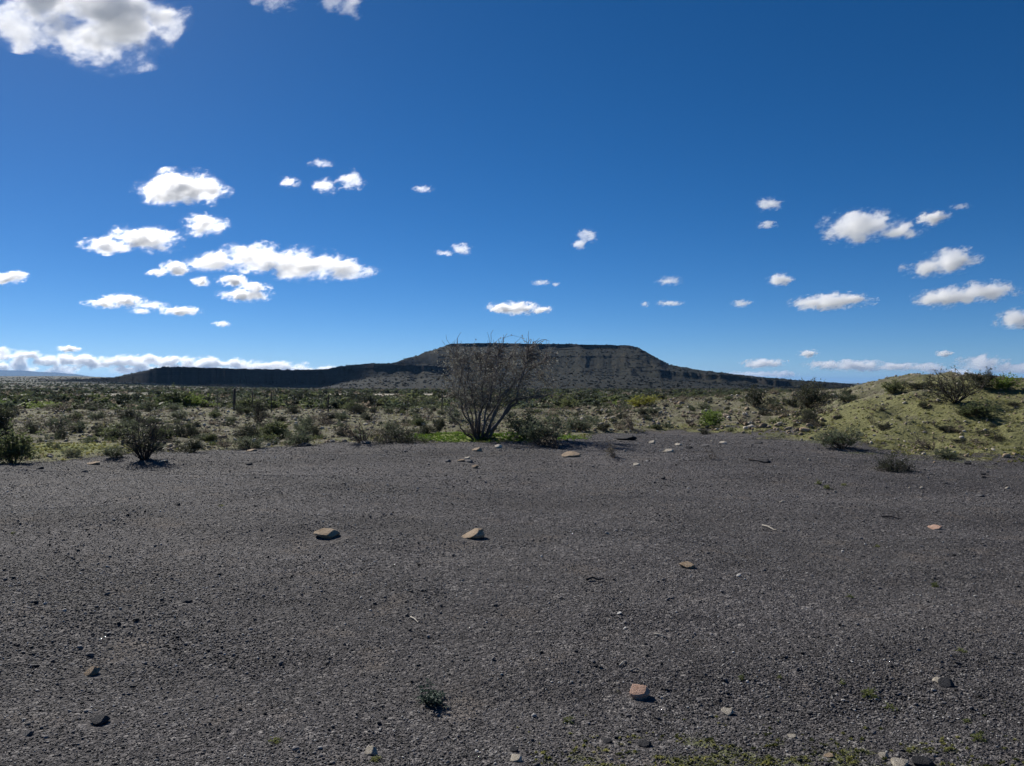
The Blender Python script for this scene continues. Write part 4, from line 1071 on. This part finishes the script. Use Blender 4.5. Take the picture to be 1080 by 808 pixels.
# gravel grains
def setm(me, m): me.materials.clear(); me.materials.append(m); return me
PEB = [setm(rock_mesh('pebble', 400 + i, 1, (1, .8, .6), 4, flat=True), MR_PEB if i < 7 else MR_PEBL) for i in range(9)]
NP = 520000
x, y, u = cone_points(NP, 2.4, 24.0, -180, 1260, 1.8)
coarse = .35 * sst(fbm(x / .9, y / .8, 3, 81), .05, .5) + .7 * np.exp(-((u - 90) / 190) ** 2 - ((y - 6.0) / 1.5) ** 2) + .7 * np.exp(-((u - 960) / 170) ** 2 - ((y - 4.2) / .7) ** 2)
edg_ = y - edge_d(u)
keep = (rg.random(NP) < np.where(edg_ < 0, 1.0, np.exp(-edg_ / .7))) & (rg.random(NP) < .8 + .2 * coarse)
for hx, hy, hw in CLEAR: keep &= ((x - hx) / (.75 * hw + .01)) ** 2 + ((y - hy) / (.75 * hw + .01)) ** 2 > 1
x, y, u, coarse = x[keep], y[keep], u[keep], coarse[keep]; n = len(x)
s = (.0036 + .0058 * rg.random(n) ** 3 + .0006 * y) * (1 + .6 * coarse) * np.exp(rg.normal(0, .22, n))
s = np.where(rg.random(n) < .010, s * 2.3, s)
stuff('gravel', np.stack([x, y, ground_z(x, y) + s * .05], -1), np.stack([s, s, s * rg.uniform(.45, .9, n)], -1), rots(n, .3), np.where(rg.random(n) < .92, rg.integers(0, 7, n), rg.integers(7, 9, n)), PEB)

# rubble on the bank, the flat and the mound
RUB = [setm(rock_mesh('rubble_stone', 500 + i, 1, (1, .85, .6), 5, flat=True), m_) for i, m_ in enumerate([MR_RUB, MR_RUB, MR_RUB, MR_TAN, MR_PALE, MR_GREY, MR_RUB])]
x, y, u = cone_points(36000, 13, 58, -160, 1240, .6)
wt = .55 + .65 * sst(u, 600, 660) * (1 - sst(u, 860, 920)) + .55 * sst(fbm(x / 4, y / 2.5, 3, 85), 0, .5) + .5 * sst(y, 28, 40) * (1 - sst(u, 480, 560)) + .35 * sst(u, 880, 940)
wt = np.where(np.exp(-((u - 75) / 62) ** 2 - ((y - 18.4) / 1.8) ** 2) > .25, .05, wt)
wt = np.where(np.exp(-((u - 520) / 95) ** 2 - ((y - 21.8) / 1.6) ** 2) > .35, .04, wt)
keep = (y > edge_d(u) + .2) & (rg.random(len(x)) < wt)
x, y, u = x[keep], y[keep], u[keep]; n = len(x)
s = (.03 + .16 * rg.random(n) ** 3.0) * np.where(u > 885, .6, 1.0)
stuff('rubble', np.stack([x, y, ground_z(x, y) - s * .06], -1), np.stack([s, s * .9, s * rg.uniform(.6, 1.2, n)], -1), rots(n, .25), rg.integers(0, 7, n), RUB)

# low undergrowth between the countable bushes
UND = []
for i, (lm, args) in enumerate([(ML_GRG, (.06, .018)), (ML_DRK, (.06, .018)), (ML_DRY, (.05, .013)), (ML_GRN, (.06, .018)), (ML_GRG, (.05, .015)), (ML_DRY, (.05, .014))]):
    (sv, sf), (lv, lf) = bush_geo(700 + i, .95, .75, 16, 4, 3, 5, (args[0] * 1.7, args[1] * 1.6), .02, 1.1, .0, .2)
    me = mesh_np('undergrowth_bush', np.vstack([np.array(sv), np.array(lv)]), np.vstack([np.array(sf), np.array(lf) + len(sv)]))
    me.materials.append(MW_DARK); me.materials.append(lm)
    me.polygons.foreach_set('material_index', np.r_[np.zeros(len(sf), np.int32), np.ones(len(lf), np.int32)]); UND.append(me)
x, y, u = cone_points(9500, 13, 58, -160, 1240, .5)
wt = .22 * (1 - sst(u, 480, 560)) * (.2 + 1.1 * sst(fbm(x / 3, y / 3, 3, 87), -.3, .3)) + .38 * sst(u, 480, 560) * (1 - sst(u, 870, 930)) + .42 * sst(u, 870, 930)
wt = np.where(np.exp(-((u - 75) / 62) ** 2 - ((y - 18.4) / 1.8) ** 2) > .25, .03, wt)
keep = (y > edge_d(u) + .5) & (rg.random(len(x)) < wt); x, y, u = x[keep], y[keep], u[keep]; n = len(x)
s = (.10 + .26 * rg.random(n) ** 2) * np.where(u > 880, .42, 1.0)
stuff('undergrowth', np.stack([x, y, ground_z(x, y) - .02], -1), np.stack([s, s, s], -1), rots(n, .1), rg.integers(0, 6, n), UND)

# dry tufts and herbs between them
def tuft(seed, nb, L, W, lean, mat):
    r_ = random.Random(seed); V, Fc = [], []
    for i in range(nb):
        az = r_.uniform(0, 6.283); k = r_.random() * lean
        leafquad(V, Fc, Vector((r_.gauss(0, .15), r_.gauss(0, .15), 0)), Vector((math.cos(az) * k, math.sin(az) * k, 1)), L * r_.uniform(.5, 1.2), W, r_)
    me = mesh_np('tuft', np.array(V), np.array(Fc)); me.materials.append(mat); return me
ML_GRASS = leaf_material('yellow_green_blade', (.16, .165, .05), (.36, .345, .125), .5)
ML_LUSH = leaf_material('lush_blade', (.07, .12, .015), (.18, .28, .05), .45)
ML_STRAW = leaf_material('straw_blade', (.21, .185, .11), (.44, .39, .25), .42)
TUF = [tuft(1, 34, 1, .09, 1.4, ML_GRASS), tuft(2, 34, 1, .1, 1.8, ML_GRASS), tuft(3, 30, 1, .10, 1.5, ML_LUSH), tuft(4, 26, 1, .06, 1.1, ML_STRAW), tuft(5, 30, 1, .1, 1.6, ML_GRG)]
NG = 120000
x, y, u = cone_points(NG, 12, 50, -120, 1220, .5)
gp = 1.2 * np.exp(-((u - 75) / 62) ** 2 - ((y - 18.4) / 1.9) ** 2)
lush = 1.8 * np.exp(-((u - 470) / 46) ** 2 - ((y - 22.0) / 1.5) ** 2) + 1.8 * np.exp(-((u - 568) / 52) ** 2 - ((y - 21.4) / 1.5) ** 2)
edg = y - edge_d(u)
mo = sst(u, 750, 890) * sst(edg, -.6, .8) * (1 - .6 * sst(y, 24.5, 28.5)) + .6 * sst(u, 640, 700) * np.exp(-((edg - .6) / 1.0) ** 2)
pat = np.clip(.5 + 1.1 * fbm(x / .9, y / .9, 4, 51), 0, 1.2)
dn = np.clip(gp + lush + .7 * mo * pat + .22 * (edg > .2) * (u < 880), 0, 1)
keep = (rg.random(NG) < dn * np.clip(1 + edg / 2.2, 0, 1) ** 2)
x, y, u, lush = x[keep], y[keep], u[keep], lush[keep]; n = len(x)
s = .022 + .05 * rg.random(n) ** 2 + .05 * np.clip(lush, 0, 1) * rg.random(n)
pk = np.where(rg.random(n) < lush, 2, np.where(rg.random(n) < .72, rg.integers(0, 2, n), rg.integers(3, 5, n)))
pk = np.where((u < 800) & (lush < .1) & (rg.random(n) < .5) & (np.exp(-((u - 75) / 62) ** 2 - ((y - 18.4) / 1.9) ** 2) < .3), 3, pk)
stuff('grass', np.stack([x, y, ground_z(x, y) - .004], -1), np.stack([s, s, s], -1), rots(n, .15), pk, TUF)

# low herbs creeping over the gravel at the bottom of the view
x, y, u = cone_points(9000, 2.6, 4.1, 540, 1180, 1.0)
ms = np.clip((np.exp(-((u - 700) / 110) ** 2 - ((y - 3.3) / .24) ** 2) + np.exp(-((u - 880) / 150) ** 2 - ((y - 3.25) / .22) ** 2)) * (.5 + 1.7 * fbm(x / .12, y / .1, 4, 61)), 0, 1)
keep = rg.random(len(x)) < ms * .9 + .008
x, y = x[keep], y[keep]; n = len(x); s = .006 + .012 * rg.random(n) ** 2
stuff('moss', np.stack([x, y, ground_z(x, y) + .002], -1), np.stack([s, s, s * .8], -1), rots(n, .2), rg.integers(0, 2, n), [tuft(11, 22, 1, .22, 2.2, ML_GRASS), tuft(12, 22, 1, .24, 2.4, leaf_material('moss_blade', (.055, .065, .02), (.14, .15, .05), .3))])

# far scrub over the plain and the hills
FARK = []
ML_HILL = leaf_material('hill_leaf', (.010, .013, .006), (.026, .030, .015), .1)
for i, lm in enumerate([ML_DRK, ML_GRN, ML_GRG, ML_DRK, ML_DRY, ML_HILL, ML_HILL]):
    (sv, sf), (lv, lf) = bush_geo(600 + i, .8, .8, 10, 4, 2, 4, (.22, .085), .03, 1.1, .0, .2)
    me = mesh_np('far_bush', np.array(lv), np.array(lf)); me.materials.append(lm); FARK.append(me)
NF = 42000
x, y, u = cone_points(NF, 60, 2300, -160, 1250, 1.62)
pat = sst(fbm(x / 35, y / 60, 4, 91), -.55, .45)
trk = (y > 178) & (y < 226) & (((u > 90) & (u < 195)) | ((u > 320) & (u < 480)))
keep = (rg.random(NF) < .25 + .75 * pat) & ~trk & ~((y > 800) & (u > 420) & (u < 940))
x, y, u = x[keep], y[keep], u[keep]; n = len(x)
s = (.45 + .9 * rg.random(n) ** 2) * (1 + .5 * sst(y, 300, 1500))
z = ground_z(x, y)
pk = rg.choice([0, 0, 2, 2, 4, 1, 3], n)
pts = [np.stack([x, y, z - .05], -1)]; ss = [s]; pks = [pk]
def on_mesh(V, Fc, n):
    a, b, c, d = (V[Fc[:, i]] for i in range(4))
    ar = np.linalg.norm(np.cross(c - a, d - b), axis=1); ar = ar * (a[:, 1] < 1800)
    f = rg.choice(len(Fc), n, p=ar / ar.sum()); s_, t_ = rg.random((n, 1)), rg.random((n, 1))
    return (a[f] * (1 - s_) + b[f] * s_) * (1 - t_) + (d[f] * (1 - s_) + c[f] * s_) * t_
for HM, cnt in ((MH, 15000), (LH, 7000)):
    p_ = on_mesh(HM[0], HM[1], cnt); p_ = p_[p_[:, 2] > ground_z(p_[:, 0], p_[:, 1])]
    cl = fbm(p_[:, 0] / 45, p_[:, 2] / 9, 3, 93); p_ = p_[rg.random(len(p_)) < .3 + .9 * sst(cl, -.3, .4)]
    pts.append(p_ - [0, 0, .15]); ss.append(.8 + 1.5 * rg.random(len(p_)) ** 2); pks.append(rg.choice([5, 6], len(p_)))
pts = np.vstack(pts); s = np.concatenate(ss); n = len(s)
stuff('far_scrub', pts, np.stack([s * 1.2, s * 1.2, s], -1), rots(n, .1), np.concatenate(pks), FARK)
